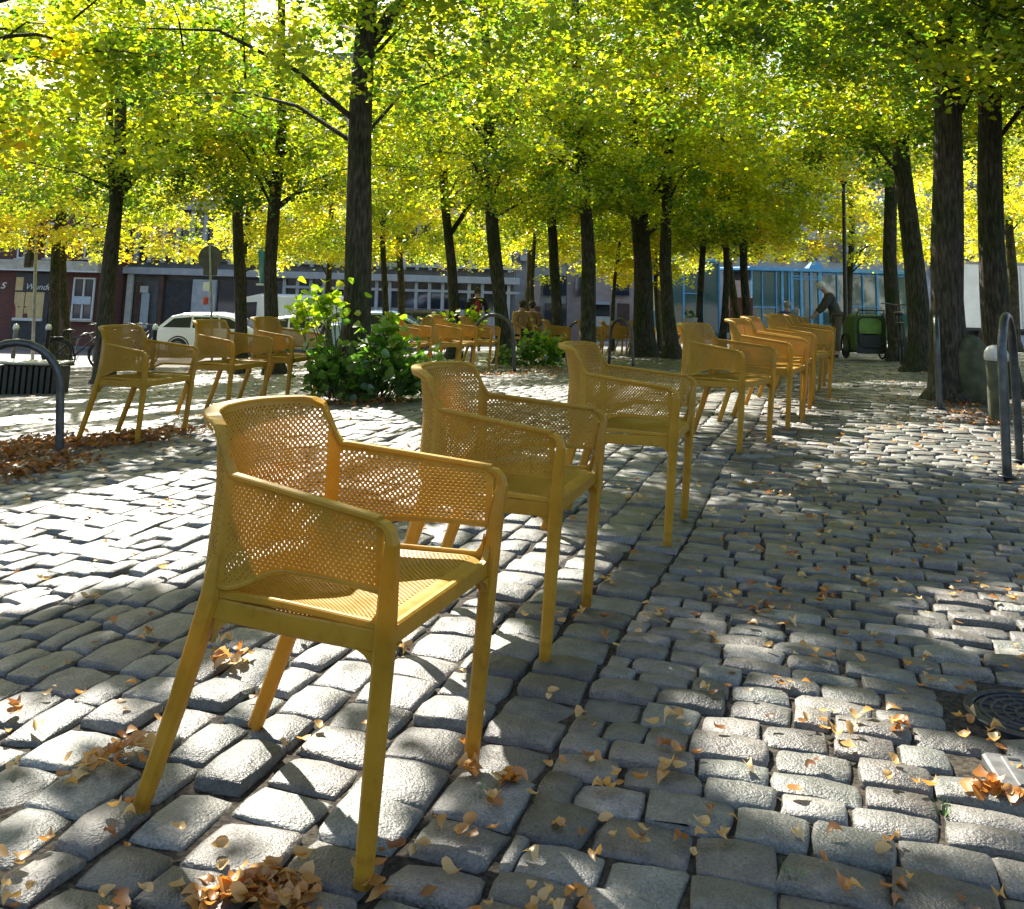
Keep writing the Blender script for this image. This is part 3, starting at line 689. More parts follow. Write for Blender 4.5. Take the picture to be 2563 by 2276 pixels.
def make_chair(label, group):
    t = thing('armchair', label, 'chair', (0, 0, 0), 0, group)
    th = .0045
    split = L_KINK+.012
    # arms: perforated side panel, its rounded rim and the slot edge
    for side in (0, 1):
        mb = MB()
        l0, l1 = (.022, split) if side == 0 else (LT-split, LT-.022)
        sheet(mb, shell, l0, l1, .0134, zbot, ztop, .46, .70, .0071, th)
        ls = np.linspace(.028, split, 22) if side == 0 else np.linspace(LT-.028, LT-split, 22)
        rim = []
        for k, l in enumerate(ls):
            p, nn = shell(l, ztop(l)); s = sym(l); dz = 0
            rim.append(p+nn*.003+Vector((0, 0, dz)))
        mb.bar(rim, .023, .012)
        slot = [shell(l, zbot(l))[0] for l in (np.linspace(.02, split, 16) if side == 0 else np.linspace(LT-.02, LT-split, 16))]
        mb.bar(slot, .008, .009)
        mb.obj('armrest', PLA, t)
    # back
    mb = MB(); sheet(mb, shell, split, LT-split, .0134, zbot, ztop, .46, .81, .0071, th)
    rim = []; ups = []
    ls = np.concatenate([np.linspace(L_KINK, L_TOP, 5)[:-1], np.linspace(L_TOP, LT-L_TOP, 29), np.linspace(LT-L_TOP, LT-L_KINK, 5)[1:]])
    pts = []; wid = []
    for l in ls:
        p, nn = shell(l, ztop(l)); wd = .012+.024*min(1, max(0, (sym(l)-L_KINK)/.05)); pts.append(p+nn*(wd/2-.003)); wid.append(wd)
        u = Vector((0, 0, 1)) if L_TOP+.03 < l < LT-L_TOP-.03 else (Vector((0, 0, 1))-Vector((nn.x, nn.y, 0))*0+Vector((.55, 0, 0)))
        ups.append(tuple(u.normalized()))
    mb.bar(pts, wid, .011, up=ups)
    # the smooth flange that turns back from the wings and the top
    fv = []; nL = len(ls)
    for l in ls:
        p, nn = shell(l, ztop(l)); wd = .012+.024*min(1, max(0, (sym(l)-L_KINK)/.05)); q = p+nn*(wd-.003)
        fv += [q, q+Vector((0, 0, -.012))-nn*.003]
    mb.add(fv, [(2*i, 2*i+1, 2*i+3, 2*i+2) for i in range(nL-1)])
    mb.obj('backrest', PLA, t)
    # seat: perforated, slightly dished, rounded front
    mb = MB()
    def seat(l, s):                    # l across the depth, s across the width (-1..1)
        l = .295-(.295-l)*(.295+.122+.080*(1-s*s))/.49; hw = np.interp(l, [-.20, .30], [.207, .268]); q = max(0, (l-.24)/.06)
        z = SEAT_Z-.030*(1-s*s)*math.sin(math.pi*np.clip((l+.2)/.5, 0, 1))*.75-.010*q*q-.012*np.clip((.05-l)/.25, 0, 1)
        return Vector((l, s*hw, z)), Vector((0, 0, 1))
    sheet(mb, seat, -.195, .295, .0125, lambda l: -1.0, lambda l: 1.0, -1.0, 1.0, .027, .005, border=.04)
    # inner upstand where the seat turns up into the arms
    for sg in (-1, 1):
        mb.bar([(x, sg*(np.interp(x, [-.20, .30], [.205, .268])+.002), SEAT_Z+.002-.012*np.clip((.05-x)/.25, 0, 1)) for x in np.linspace(-.12, .3, 12)], .012, .016)
    mb.obj('seat', PLA, t)
    # frame under the seat
    mb = MB(); zf = SEAT_Z-.024
    fr = lambda sg: Vector((.305, sg*.268, zf)); rr = lambda sg: Vector((-.125, sg*.214, zf-.012))
    for sg in (-1, 1): mb.bar([rr(sg), (rr(sg)+fr(sg))/2+Vector((0, 0, -.003)), fr(sg)], .018, .044)
    mb.bar([fr(-1)+Vector((-.004, .008, 0)), fr(1)+Vector((-.004, -.008, 0))], .018, .040); mb.bar([Vector((-.122-.08*(1-s_*s_), s_*.208, zf-.012)) for s_ in np.linspace(-1, 1, 11)], .018, .040)
    for sg in (-1, 1):
        side = (fr(sg)-rr(sg)).normalized(); lat = Vector((0, -sg, 0))
        fillet(mb, fr(sg)+Vector((-.012, 0, -.020)), -side, (0, 0, -1), .06, .017, (0, 1, 0))
        fillet(mb, fr(sg)+Vector((0, -sg*.012, -.018)), lat, (0, 0, -1), .05, .017, (1, 0, 0))
        fillet(mb, rr(sg)+Vector((.01, 0, -.020)), side, (-.12, 0, -1), .05, .017, (0, 1, 0))
        fillet(mb, fr(sg)+Vector((-.012, 0, .02)), -side, (0, 0, 1), .055, .012, (0, 1, 0))
        fillet(mb, fr(sg)+Vector((0, -sg*.012, .018)), lat, (0, 0, 1), .035, .014, (1, 0, 0))
    mb.obj('seat_frame', PLA, t)
    for sg in (-1, 1):                  # legs, each its own piece
        mb = MB(); top, nn = shell(0 if sg < 0 else LT, .648)
        foot = Vector((.28, sg*.262, 0)); mid = Vector((.308, sg*.272, zf))
        mb.bar([foot, foot.lerp(mid, .5), mid, mid.lerp(top, .55)+Vector((0, 0, 0)), top+Vector((.001, 0, -.034)), top+Vector((-.004, 0, -.015)), top+Vector((-.014, -sg*.001, -.004)), top+Vector((-.034, -sg*.003, .0015))],
               [.030, .033, .036, .030, .025, .024, .024, .023], [.033, .036, .040, .034, .026, .022, .017, .012], up=[(1, 0, 0)]*4+[(1, 0, .1), (.8, 0, .6), (.35, 0, 1), (0, 0, 1)])
        mb.obj('leg', PLA, t)
    for sg in (-1, 1):
        mb = MB(); a = Vector((-.278, sg*.205, 0)); b = Vector((-.130, sg*.217, zf+.012))
        mb.bar([a, a.lerp(b, .5)+Vector((.004, 0, 0)), b, b+Vector((.004, sg*.004, .045)), b+Vector((.010, sg*.006, .085))], [.029, .032, .034, .022, .010], [.034, .038, .046, .034, .020], up=(1, 0, 0))
        mb.obj('leg', PLA, t)
    return t
GR = 'yellow perforated armchairs standing in a long row'
GL = 'yellow perforated armchairs standing at the left'
GC = 'yellow perforated armchairs scattered in the middle distance'
chair0 = make_chair('mustard yellow perforated armchair nearest the camera, its whole shape in view', GR)
FF = Vector((.28, -.262))              # the near front foot, about the chair's base
def seat_chair(foot, yaw, label, group):
    c, s = math.cos(yaw), math.sin(yaw); x = foot[0]-(FF.x*c-FF.y*s); y = foot[1]-(FF.x*s+FF.y*c)
    loc = (x, y, gz(x, y)+.001)
    if not seat_chair.n:
        chair0.location = loc; chair0.rotation_euler.z = yaw; r = chair0
    else: r = dup(chair0, loc, yaw, label, group)
    seat_chair.n += 1; return r
seat_chair.n = 0
ROW = [((-.144, 2.303), -.358, ''), ((.224, 3.417), -.313, 'mustard armchair second in the row, directly behind the nearest one'), ((.792, 4.724), -.307, 'mustard armchair third in the row with a lit pale green seat'),
       ((1.57, 6.86), -.62, 'mustard armchair fourth in the row, after a gap, turned a little to the camera')]
for (u, v), yw, lb in [((1971, 1075), -.5, 'mustard armchair fifth in the row, its side overlapped by the fourth'), ((2005, 1041), -.42, 'mustard armchair sixth in the row'), ((2034, 1007), -.6, 'mustard armchair seventh in the row, with a bright rounded front corner'),
                       ((2050, 976), -.4, 'mustard armchair eighth in the row'), ((2062, 951), -.45, 'mustard armchair ninth in the row'), ((2072, 933), -.38, 'mustard armchair tenth in the row'), ((2076, 919), -.42, 'mustard armchair eleventh in the row'),
                       ((2079, 907), -.35, 'mustard armchair twelfth in the row, just before the standing person'), ((1990, 868), -.3, 'mustard armchair whose back shows left of the standing person')]:
    q = at(u, v); ROW.append(((q.x, q.y), yw, lb))
for i, (ft, yw, lb) in enumerate(ROW):
    if i < 3: ft = (ft[0]+.262*math.sin(yw), ft[1]-.262*math.cos(yw))
    seat_chair(ft, yw, lb, GR)
def fp(u, v): p = at(u, v); return (p.x, p.y)
for (u, v), yw, lb in [((342, 1112), -.33, 'yellow armchair farthest left, in front of the forked tree'), ((566, 1042), -.36, 'yellow armchair in the middle of the three at the left'), ((716, 1012), -.3, 'yellow armchair rightmost of the three at the left, next to the shrub')]:
    seat_chair(fp(u, v), yw, lb, GL)
for (u, v), yw, lb in [((1042, 940), -.25, 'yellow armchair half hidden by the right side of the shrub'), ((1146, 942), -.33, 'yellow armchair with a shaded side panel behind the second chair of the row'), ((1222, 930), -.2, 'yellow armchair with a sunny back, against the second trunk'),
                       ((1100, 918), -.5, 'yellow armchair at the back of the group beside the shrub'), ((1416, 902), -.15, 'single yellow armchair behind the low yellowing plant'),
                       ((1556, 890), -.1, 'yellow armchair behind the grey hoop of the slim trunk'), ((1588, 886), .3, 'yellow armchair in front of the broad old trunk, left of its neighbour'), ((1622, 889), -.3, 'yellow armchair in front of the broad old trunk, by its flared foot'),
                       ((1680, 866), -.9, 'yellow armchair right of the broad old trunk, seen from its back corner'), ((1704, 868), -.1, 'yellow armchair partly hidden by the fourth chair of the row'), ((1770, 852), .2, 'yellow armchair behind the fifth chair of the row'),
                       ((1500, 898), -.2, 'yellow armchair between the low plant and the slim trunk'), ((1640, 858), -.5, 'yellow armchair behind the flared foot of the broad old trunk'), ((1735, 845), .1, 'small distant yellow armchair below the pale blue panel'), ((1800, 842), -.3, 'small distant yellow armchair left of the maroon board'), ((1868, 838), 3.4, 'yellow armchair in front of the maroon board, facing away')]:
    seat_chair(fp(u, v), yw, lb, GC)

# ------------------------------------------------------------------ street furniture
STEEL = pm('grey_steel', (.055, .06, .062), (.10, .105, .105), 14, .38, .05, metal=.6, bdist=.003)
DARKM = pm('black_metal', (.012, .012, .013), (.025, .025, .026), 20, .45)
STONE = pm('mossy_stone', (.05, .058, .03), (.11, .115, .07), 9, .9, .6, detail=6, bdist=.01)
PALE = pm('pale_paint', (.42, .42, .40), (.60, .59, .57), 16, .6, .1)
WHITE = pm('white_paint', (.70, .71, .72), (.80, .81, .81), 3, .35)
IRON = pm('cast_iron', (.022, .024, .028), (.05, .053, .058), 40, .5, .4, metal=.5, bdist=.003)
RED = pm('red_paint', (.45, .05, .02), (.55, .07, .03), 6, .4)
def hoop(foot, wid, hgt, rz, label, r=.028, style='u'):
    t = thing('bike_hoop', label, 'bike rack', foot, rz, 'grey tubular bicycle hoops')
    pts = []; sp_ = .04
    h1 = hgt-wid/2
    for z in np.linspace(-.1, h1, 5): pts.append((-wid/2-sp_*(1-z/h1), 0, z))
    for k in range(1, 12):
        a = math.pi-k*math.pi/12; pts.append((wid/2*math.cos(a), 0, h1+wid/2*math.sin(a)))
    for z in np.linspace(h1, -.1, 5): pts.append((wid/2+sp_*(1-z/h1), 0, z))
    mb = MB(); mb.tube(pts, r, 10); mb.obj('hoop', STEEL, t, True)
    for s in (-1, 1): MB().lathe([(r*2.0, 0), (r*2.0, .006), (r*1.2, .010)], 14, (s*(wid/2+sp_), 0, 0)).obj('base_flange', STEEL, t, True)
    return t
def hoop_at(u, v, wid, hgt, rz, label, side=1):      # side: which foot stands at the pixel
    p = at(u, v); c, s = math.cos(rz), math.sin(rz); k = side*(wid/2+.04)
    q = Vector((p.x-k*c, p.y-k*s, 0)); q.z = gz(q.x, q.y)
    return hoop(q, wid, hgt, rz, label)
hoop_at(150, 1141, .62, .76, .05, 'grey hoop in the leaf litter at the left edge, nearest of the hoops', 1)
hoop_at(186, 905, .62, .80, 1.15, 'grey hoop behind the leftmost chair, seen at an angle', -1)
hoop_at(905, 966, .60, .84, -.5, 'dark hoop in the leafy shrub before the thick trunk', 1)
hoop_at(1288, 930, .60, .84, -.15, 'grey hoop round the foot of the second trunk', 1)
hoop_at(1492, 895, .60, .80, -.2, 'grey hoop round the foot of the slim trunk', 1)
hoop_at(1585, 915, .56, .80, -.95, 'grey hoop right of the slim trunk, beside the chairs', 1)
hoop_at(2352, 1022, .60, .82, 1.18, 'grey hoop seen end on beside the thick right trunk', -1)
hoop_at(2521, 1193, .60, .94, 1.0, 'dark hoop at the right edge in front of the bollard', -1)
# bollard with a pale domed head, stone posts
b = at(2502, 1053)
t = thing('bollard', 'round stone bollard with a pale domed top at the right edge', 'bollard', b)
MB().lathe([(.085, -.1), (.085, .01), (.088, .47), (.093, .50)], 20).obj('shaft', STONE, t, True)
MB().lathe([(.10, .50), (.102, .535), (.094, .575), (.07, .61), (.035, .628), (.0, .632)], 20).obj('cap', PALE, t, True)
t = thing('stone_post', 'dark mossy stone post with a rounded top, nearer of the two', 'stone post', at(2437, 1005))
MB().lathe([(.165, -.1), (.165, .30), (.16, .45), (.135, .55), (.09, .61), (.04, .64), (0, .645)], 22).obj('post', STONE, t, True)
t = thing('stone_post', 'dark mossy stone post with a rounded top, half hidden behind the nearer one', 'stone post', at(2405, 968))
MB().lathe([(.15, -.1), (.15, .33), (.14, .47), (.11, .55), (.06, .60), (0, .62)], 22).obj('post', STONE, t, True)
# lamp post
p = col(2118, 23.5); top = p3(2111, 452, p.y); hl = top.z-p.z
t = thing('street_lamp', 'tall slim dark lamp post with a pale glass lantern', 'street lamp', p)
mb = MB(); lx = (top.x-p.x); P_ = lambda z, y=0: (lx*z/hl, y, z)
mb.tube([P_(-.3), P_(.9), P_(.92), P_(hl*.86), P_(hl)], [.075, .07, .05, .042, .04], 12); mb.obj('post', DARKM, t, True)
LANT = pm('lantern_glass', (.55, .52, .40), (.65, .62, .48), 5, .3)
MB().lathe([(.05, 0), (.09, .04), (.09, .10), (.06, .13)], 14, P_(hl-.1)).obj('collar', DARKM, t, True)
MB().lathe([(.07, .03), (.16, .42), (.165, .46)], 14, P_(hl)).obj('lantern', LANT, t, True)
MB().lathe([(.18, .46), (.15, .53), (.06, .62), (.015, .70)], 14, P_(hl)).obj('hood', DARKM, t, True)
# traffic sign seen from behind, its post with a small plate and a red reflector
p = col(533, 26); q = lambda u, v: p3(u, v, p.y)-p
ptop = q(525, 612)
t = thing('traffic_sign', 'round traffic sign seen from behind on a thin post', 'traffic sign', p)
GALV = pm('galvanised', (.22, .22, .21), (.34, .34, .33), 10, .5, metal=.3)
SBACK = pm('sign_back', (.06, .06, .055), (.10, .10, .09), 5, .6)
MB().tube([(0, 0, -.3), (ptop.x*.5, 0, ptop.z*.5), (ptop.x, 0, ptop.z)], .03, 10).obj('post', GALV, t, True)
c = q(525, 645); mb = MB(); mb.tube([(c.x, .03, c.z), (c.x, .05, c.z)], .31, 28); mb.tube([(c.x, .05, c.z), (c.x, .056, c.z)], .30, 28); mb.obj('sign_plate', SBACK, t)
c = q(525, 680); MB().box((c.x, .045, c.z), (.36, .012, .20)).obj('lower_plate', SBACK, t)
c = q(520, 718); MB().bbox((c.x-.03, -.02, c.z), (.17, .02, .23), .005).obj('notice', WHITE, t)
c = q(518, 753); mb = MB(); mb.bbox((c.x-.02, -.05, c.z), (.13, .1, .20), .03); mb.obj('sticker', RED, t)
# traffic light far left
p = col(83, 27); q = lambda u, v: p3(u, v, p.y)-p; ptop = q(92, 566)
t = thing('traffic_light', 'traffic light seen from behind at the far left', 'traffic light', p)
MB().tube([(0, 0, -.3), tuple(ptop)], .042, 10).obj('post', GALV, t, True)
c = q(79, 612); MB().bbox((c.x, .1, c.z), (.22, .22, .88), .03).obj('signal_head', DARKM, t)
c = q(74, 634); MB().bbox((c.x-.02, .05, c.z-.18), (.20, .2, .42), .03).obj('small_signal_head', DARKM, t)
c = q(100, 602); MB().bbox((c.x, .12, c.z), (.14, .2, .5), .03).obj('side_signal_head', DARKM, t)
# small posts with bright caps by the kerb at the left, and street planter / railing
for (u, v, lb) in ((29, 868, 'slim post with a bright cap left of the traffic light'), (111, 866, 'slim post with a bright cap right of the traffic light'), (380, 858, 'slim post with a bright cap beside the white estate car')):
    t = thing('kerb_post', lb, 'post', col(u, 24), 0, 'slim posts along the kerb')
    MB().lathe([(.05, -.2), (.05, .9), (.055, .92)], 12).obj('shaft', GALV if u < 50 else DARKM, t, True); MB().lathe([(.065, .92), (.07, .98), (.05, 1.04), (0, 1.06)], 12).obj('cap', WHITE, t, True)
p0 = col(-30, 15); p1 = col(140, 15)
t = thing('railing_box', 'low dark slatted box with a light top edge at the left edge', 'enclosure', (p0+p1)/2)
L = (p1-p0).length; rzr = math.atan2(p1.y-p0.y, p1.x-p0.x); zb_ = min(p0.z, p1.z)-t.location.z
for k in range(11): MB().bbox((-L/2+L*(k+.5)/11, 0, .19+zb_*.3), (L/11-.025, .03, .44), .006).obj('slat', DARKM, t)
MB().box((0, .25, .18), (L-.04, .42, .40)).obj('box_body', DARKM, t); MB().bbox((0, .22, .435), (L+.04, .56, .03), .008).obj('top_rail', GALV, t)
# manhole cover and drain plate
t = thing('manhole_cover', 'round cast iron cover with ring pattern at the right edge', 'manhole cover', (mh_c.x, mh_c.y, gz(mh_c.x, mh_c.y)))
MB().lathe([(.165, -.04), (.165, -.006), (.160, -.003), (.142, -.003), (.140, -.006), (.140, -.04)], 40).obj('rim', IRON, t)
mb = MB(); mb.lathe([(.137, -.04), (.137, -.009), (.132, -.007), (.03, -.007), (0, -.007)], 40)
mb.obj('lid', IRON, t)
for r in (.035, .065, .095, .122): MB().torus((0, 0, -.006), r, .0045, 'z', 36, 6).obj('ring', IRON, t)
for k in range(12):
    a = k*math.pi/6; MB().bar([(.03*math.cos(a), .03*math.sin(a), -.006), (.13*math.cos(a), .13*math.sin(a), -.006)], .006, .006).obj('rib', IRON, t)
t = thing('drain_plate', 'square grey metal plate set in the cobbles at the right edge', 'access plate', (dr_c.x, dr_c.y, gz(dr_c.x, dr_c.y)), -.18)
PLT = pm('plate_steel', (.10, .10, .10), (.17, .17, .165), 30, .5, .2, metal=.3, bdist=.003)
MB().bbox((0, 0, -.02), (.215, .19, .045), .006).obj('frame', PLT, t); MB().bbox((.012, -.002, .004), (.165, .145, .008), .003).obj('lid', PLT, t)
MB().bbox((-.045, .05, .0088), (.03, .012, .002), .004).obj('slot', DARKM, t)

# ------------------------------------------------------------------ vehicles
TYRE = pm('tyre', (.012, .012, .012), (.02, .02, .02), 30, .8, .2)
RIM = pm('alloy', (.10, .10, .105), (.16, .16, .165), 10, .45, metal=.5)
CGL = pm('car_glass', (.010, .014, .024), (.014, .02, .035), 2, .18, spec=.25)
HEADL = glass('lamp_glass', (.6, .62, .65), .1); TAIL = glass('tail_glass', (.35, .01, .01), .15)
def wheel(parent, x, y, r, wd, side):
    o = MB().torus((0, 0, 0), r-.055, .085, 'y', 24, 8)
    mb = MB(); mb.lathe([(r-.10, -wd/2), (r-.02, -wd/2+.01), (r, -wd/2+.04), (r, wd/2-.04), (r-.02, wd/2-.01), (r-.10, wd/2)], 24)
    mb.v = [(a, c, b_) for a, b_, c in mb.v]
    w = mb.obj('wheel', TYRE, parent, False, (x, y, r))
    mb = MB(); mb.lathe([(.02, -wd/2-.006), (r-.11, -wd/2-.004), (r-.11, wd/2+.004), (.02, wd/2+.006)], 20); mb.v = [(a, c, b_) for a, b_, c in mb.v]
    for k in range(5):
        a = k*1.2566; mb.bar([(.03*math.cos(a), side*wd/2, .03*math.sin(a)), ((r-.13)*math.cos(a), side*(wd/2+.005), (r-.13)*math.sin(a))], .05, .03, up=(0, 1, 0))
    mb.obj('rim', RIM, w)
def loft_car(t, paint, prof_low, prof_top, wid, taper=.80):
    """prof_low: body side polygon (x,z); prof_top: glasshouse polygon; lofted across the width with rounded shoulders"""
    mb = MB(); n = len(prof_low); cx_ = sum(p[0] for p in prof_low)/n; cz_ = sum(p[1] for p in prof_low)/n
    secs = [(-wid/2, .93), (-wid/2+.05, .985), (-wid/2+.2, 1.0), (wid/2-.2, 1.0), (wid/2-.05, .985), (wid/2, .93)]
    vs = [(cx_+(x-cx_)*(1-(1-s)*.5), y, cz_+(z-cz_)*s) for y, s in secs for x, z in prof_low]
    fs = [(i*n+k, i*n+(k+1) % n, (i+1)*n+(k+1) % n, (i+1)*n+k) for i in range(len(secs)-1) for k in range(n)]+[tuple(range(n-1, -1, -1)), tuple((len(secs)-1)*n+k for k in range(n))]
    mb.add(vs, fs)
    m = len(prof_top); zlo = min(z for x, z in prof_top); zhi = max(z for x, z in prof_top)
    hw = lambda z: wid/2*(.955-(1-taper)*(z-zlo)/(zhi-zlo))
    vs = []
    for f in (-1, -.86, .86, 1):
        for x, z in prof_top: zz = z-(.035 if abs(f) == 1 and z > zlo+.1 else 0); vs.append((x, hw(zz)*f, zz))
    fs = [(i*m+k, i*m+(k+1) % m, (i+1)*m+(k+1) % m, (i+1)*m+k) for i in range(3) for k in range(m)]+[tuple(range(m-1, -1, -1)), tuple(3*m+k for k in range(m))]
    mb.add(vs, fs); mb.obj('body', paint, t, False)
    return hw
def car(loc, rz, label, paint, estate=True, marks=False, group='cars parked along the road', wid=1.8, sc=1.0):
    t = thing('parked_car', label, 'car', loc, rz, group); t.scale = (sc, sc, sc)
    # front towards +x, 4.6 long
    low = [(-2.28, .30), (-2.30, .62), (-2.22, .92), (-1.9, .98), (.95, .97), (1.55, .90), (2.12, .74), (2.28, .55), (2.24, .28), (1.8, .22), (-1.9, .22)]
    topp = [(-2.18, .93), (-1.72, 1.38), (-1.35, 1.47), (-.2, 1.50), (.35, 1.42), (1.25, .93)] if estate else [(-1.9, .93), (-1.2, 1.34), (-.6, 1.43), (.1, 1.42), (.45, 1.34), (1.25, .92)]
    hw = loft_car(t, paint, low, topp, wid)
    for s in (-1, 1):
        wins = ([[(-1.95, 1.0), (-1.62, 1.30), (-1.02, 1.36), (-1.02, 1.0)], [(-.95, 1.0), (-.95, 1.365), (-.12, 1.37), (-.05, 1.0)], [(.02, 1.0), (-.05, 1.365), (.28, 1.33), (.95, 1.0)]] if estate
                else [[(-1.55, 1.0), (-1.1, 1.25), (-.75, 1.32), (-.75, 1.0)], [(-.68, 1.0), (-.68, 1.325), (-.02, 1.33), (.0, 1.0)], [(.07, 1.0), (.05, 1.32), (.3, 1.27), (.95, 1.0)]])
        for wp in wins:
            mb = MB(); n = len(wp); vs = [(x, s*(hw(z)+d_), z) for d_ in (-.01, .006) for x, z in wp]
            mb.add(vs, [tuple(range(n)), tuple(range(2*n-1, n-1, -1))]+[(i, n+i, n+(i+1) % n, (i+1) % n) for i in range(n)]); mb.obj('side_window', CGL, t)
        mb = MB(); mb.bbox((.92, s*(wid/2+.06), 1.02), (.12, .16, .12), .03); mb.obj('mirror', paint, t)
        mb = MB(); mb.bbox((2.14, s*.62, .70), (.16, .34, .13), .04); mb.obj('headlight', HEADL, t)
        mb = MB(); mb.bbox((-2.2, s*.72, .86), (.14, .26, .17), .04); mb.obj('tail_light', TAIL, t)
        for x in (-.6, .25): MB().bbox((x, s*(wid/2+.004), .88), (.16, .03, .03), .008).obj('door_handle', paint, t)
        for x in (-1.38, 1.38):
            wheel(t, x, s*(wid/2-.07), .33, .21, s)
            mb = MB(); mb.torus((x, s*(wid/2-.012), .33), .375, .03, 'y', 18, 6, -.2, math.pi+.2); mb.obj('arch', TYRE, t)
        if marks and s == -1:
            mb = MB()
            for k in range(5):
                x = -.45+.16*k; mb.tube([(x, -wid/2-.006, .52+.05*(k % 2)), (x+.06, -wid/2-.006, .68), (x+.14, -wid/2-.006, .66)], .008, 4)
            mb.obj('door_marks', DARKM, t)  # short dark curved strokes along one door side
    mb = MB(); y = hw(1.3)*.86
    fr = [(.40, 1.375), (1.18, .965)] if estate else [(.48, 1.32), (1.18, .955)]
    bk = [(-1.76, 1.36), (-2.14, .98)] if estate else [(-1.22, 1.31), (-1.84, .955)]
    for nm, (a, b_), sx in (('windscreen', fr, 1), ('rear_window', bk, -1)):
        nx, nz = (b_[1]-a[1]), -(b_[0]-a[0]); ln = math.hypot(nx, nz); nx, nz = -nx/ln*sx*sx, -nz/ln
        if nz < 0: nx, nz = -nx, -nz
        MB().add([(a[0]+nx*.012, -y, a[1]+nz*.012), (a[0]+nx*.012, y, a[1]+nz*.012), (b_[0]+nx*.012, hw(.97)*.9, b_[1]+nz*.012), (b_[0]+nx*.012, -hw(.97)*.9, b_[1]+nz*.012)], [(0, 1, 2, 3)]).obj(nm, CGL, t)
    MB().bbox((2.2, 0, .40), (.16, wid*.86, .20), .05).obj('bumper', DARKM, t); MB().bbox((-2.22, 0, .36), (.16, wid*.86, .18), .05).obj('bumper', DARKM, t)
    return t
def paintm(name, c, rough=.22): m = pm(name, c, tuple(x*1.06 for x in c), 3, rough, coat=.6); return m
CARW = paintm('white_car_paint', (.62, .64, .70)); CARB = paintm('blue_car_paint', (.22, .34, .55)); CARD = paintm('dark_car_paint', (.03, .035, .05)); CARS = paintm('silver_car_paint', (.45, .46, .48))
def car_at(u, d, **k): p = col(u, d); return car(p, **k)
car_at(560, 36, rz=.05, label='white estate car with a sloping rear and marks on its door', paint=CARW, marks=True, wid=1.85)
car_at(775, 37.5, rz=.08, label='silver white car mostly behind the shrub, front of the estate car', paint=CARS, estate=False)
car_at(975, 36, rz=.04, label='light blue car with a long bonnet behind the twin thin trunks', paint=CARB, estate=False)
car_at(1090, 41, rz=.05, label='dark blue estate car behind the person in the dark coat', paint=CARD)
def truck(loc, rz, label, ln, hgt, base, cat, cab=False, name='box_trailer'):
    t = thing(name, label, cat, loc, rz)
    MB().bbox((0, 0, base+hgt/2), (ln, 2.3, hgt), .04).obj('box_body', WHITE, t)
    for x in (-ln/2+.03, -ln/6, ln/6, ln/2-.03): MB().bbox((x, -1.158, base+hgt/2), (.05, .03, hgt-.04), .01).obj('panel_joint', PALE, t)
    MB().bbox((0, -1.16, base+hgt-.05), (ln-.02, .04, .09), .01).obj('top_rail', GALV, t); MB().bbox((0, -1.16, base+.05), (ln-.02, .05, .10), .01).obj('bottom_rail', DARKM, t)
    for x in ((-ln/3, ln/3) if not cab else (-ln/3, ln/3)):
        for s in (-1, 1): wheel(t, x, s*.98, .42, .26, s)
    MB().box((0, 0, base-.08), (ln*.9, 1.2, .12)).obj('chassis', DARKM, t)
    if cab:
        mb = MB(); mb.prism([(ln/2, .35), (ln/2+1.9, .35), (ln/2+1.95, .95), (ln/2+1.25, 1.15), (ln/2+.65, 2.15), (ln/2, 2.3)], -1.0, 1.0); mb.obj('cab', WHITE, t)
        mb = MB(); mb.prism([(ln/2+1.19, 1.2), (ln/2+.70, 2.05), (ln/2+.72, 2.08), (ln/2+1.23, 1.2)], -.9, .9); mb.obj('windscreen', CGL, t)
        for s in (-1, 1): MB().prism([(ln/2+.15, 1.2), (ln/2+1.0, 1.2), (ln/2+.6, 1.95), (ln/2+.15, 1.98)], s*1.0, s*1.008).obj('side_window', CGL, t)
    return t
p = col(2560, 36); truck((p.x+.5, p.y, p.z), .0, 'large plain white box trailer behind the right trunks', 6.2, 2.35, .62, 'trailer')
p = col(772, 41); truck((p.x, p.y, p.z), math.pi, 'white box van with a sloped cab between the estate car and thick trunk', 3.6, 1.75, .5, 'van', cab=True, name='box_van')

# bicycle and child trailer
BGRN = pm('green_canvas', (.045, .085, .022), (.075, .13, .035), 30, .8, .2); BGRY = pm('grey_canvas', (.03, .033, .035), (.055, .06, .06), 30, .8, .2); BWIN = pm('green_window', (.09, .20, .02), (.16, .30, .04), 9, .5)
p = col(2178, 20.3)
t = thing('bicycle_trailer', 'boxy green child trailer with a rounded rear window', 'bicycle trailer', p)
def rr_poly(w, h, r, cz, n=5):
    o = []
    for sx, sz, a0 in ((1, -1, -90), (1, 1, 0), (-1, 1, 90), (-1, -1, 180)):
        for k in range(n+1):
            a = math.radians(a0+90*k/n); o.append((sx*(w/2-r)+r*math.cos(a), cz+sz*(h/2-r)+r*math.sin(a)))
    return o
mb = MB(); A_ = rr_poly(.64, .74, .09, .50); B_ = rr_poly(.60, .62, .08, .46); n = len(A_)
mb.add([(x, -.05, z) for x, z in A_]+[(x, .35, z+.02) for x, z in A_]+[(x*.9, .75, z-.05) for x, z in B_], [tuple(range(n))]+[(i, (i+1) % n, n+(i+1) % n, n+i) for i in range(n)]+[(n+i, n+(i+1) % n, 2*n+(i+1) % n, 2*n+i) for i in range(n)]+[tuple(range(3*n-1, 2*n-1, -1))]); mb.obj('body', BGRN, t)
Wp = rr_poly(.46, .33, .10, .66); MB().prism(Wp, -.066, -.052).obj('rear_window', BWIN, t)
Wq = rr_poly(.46, .22, .09, .41); MB().prism(Wq, -.066, -.052).obj('rear_panel', BGRY, t)
MB().prism(rr_poly(.62, .18, .06, .22), -.062, -.053).obj('lower_flap', BGRY, t)
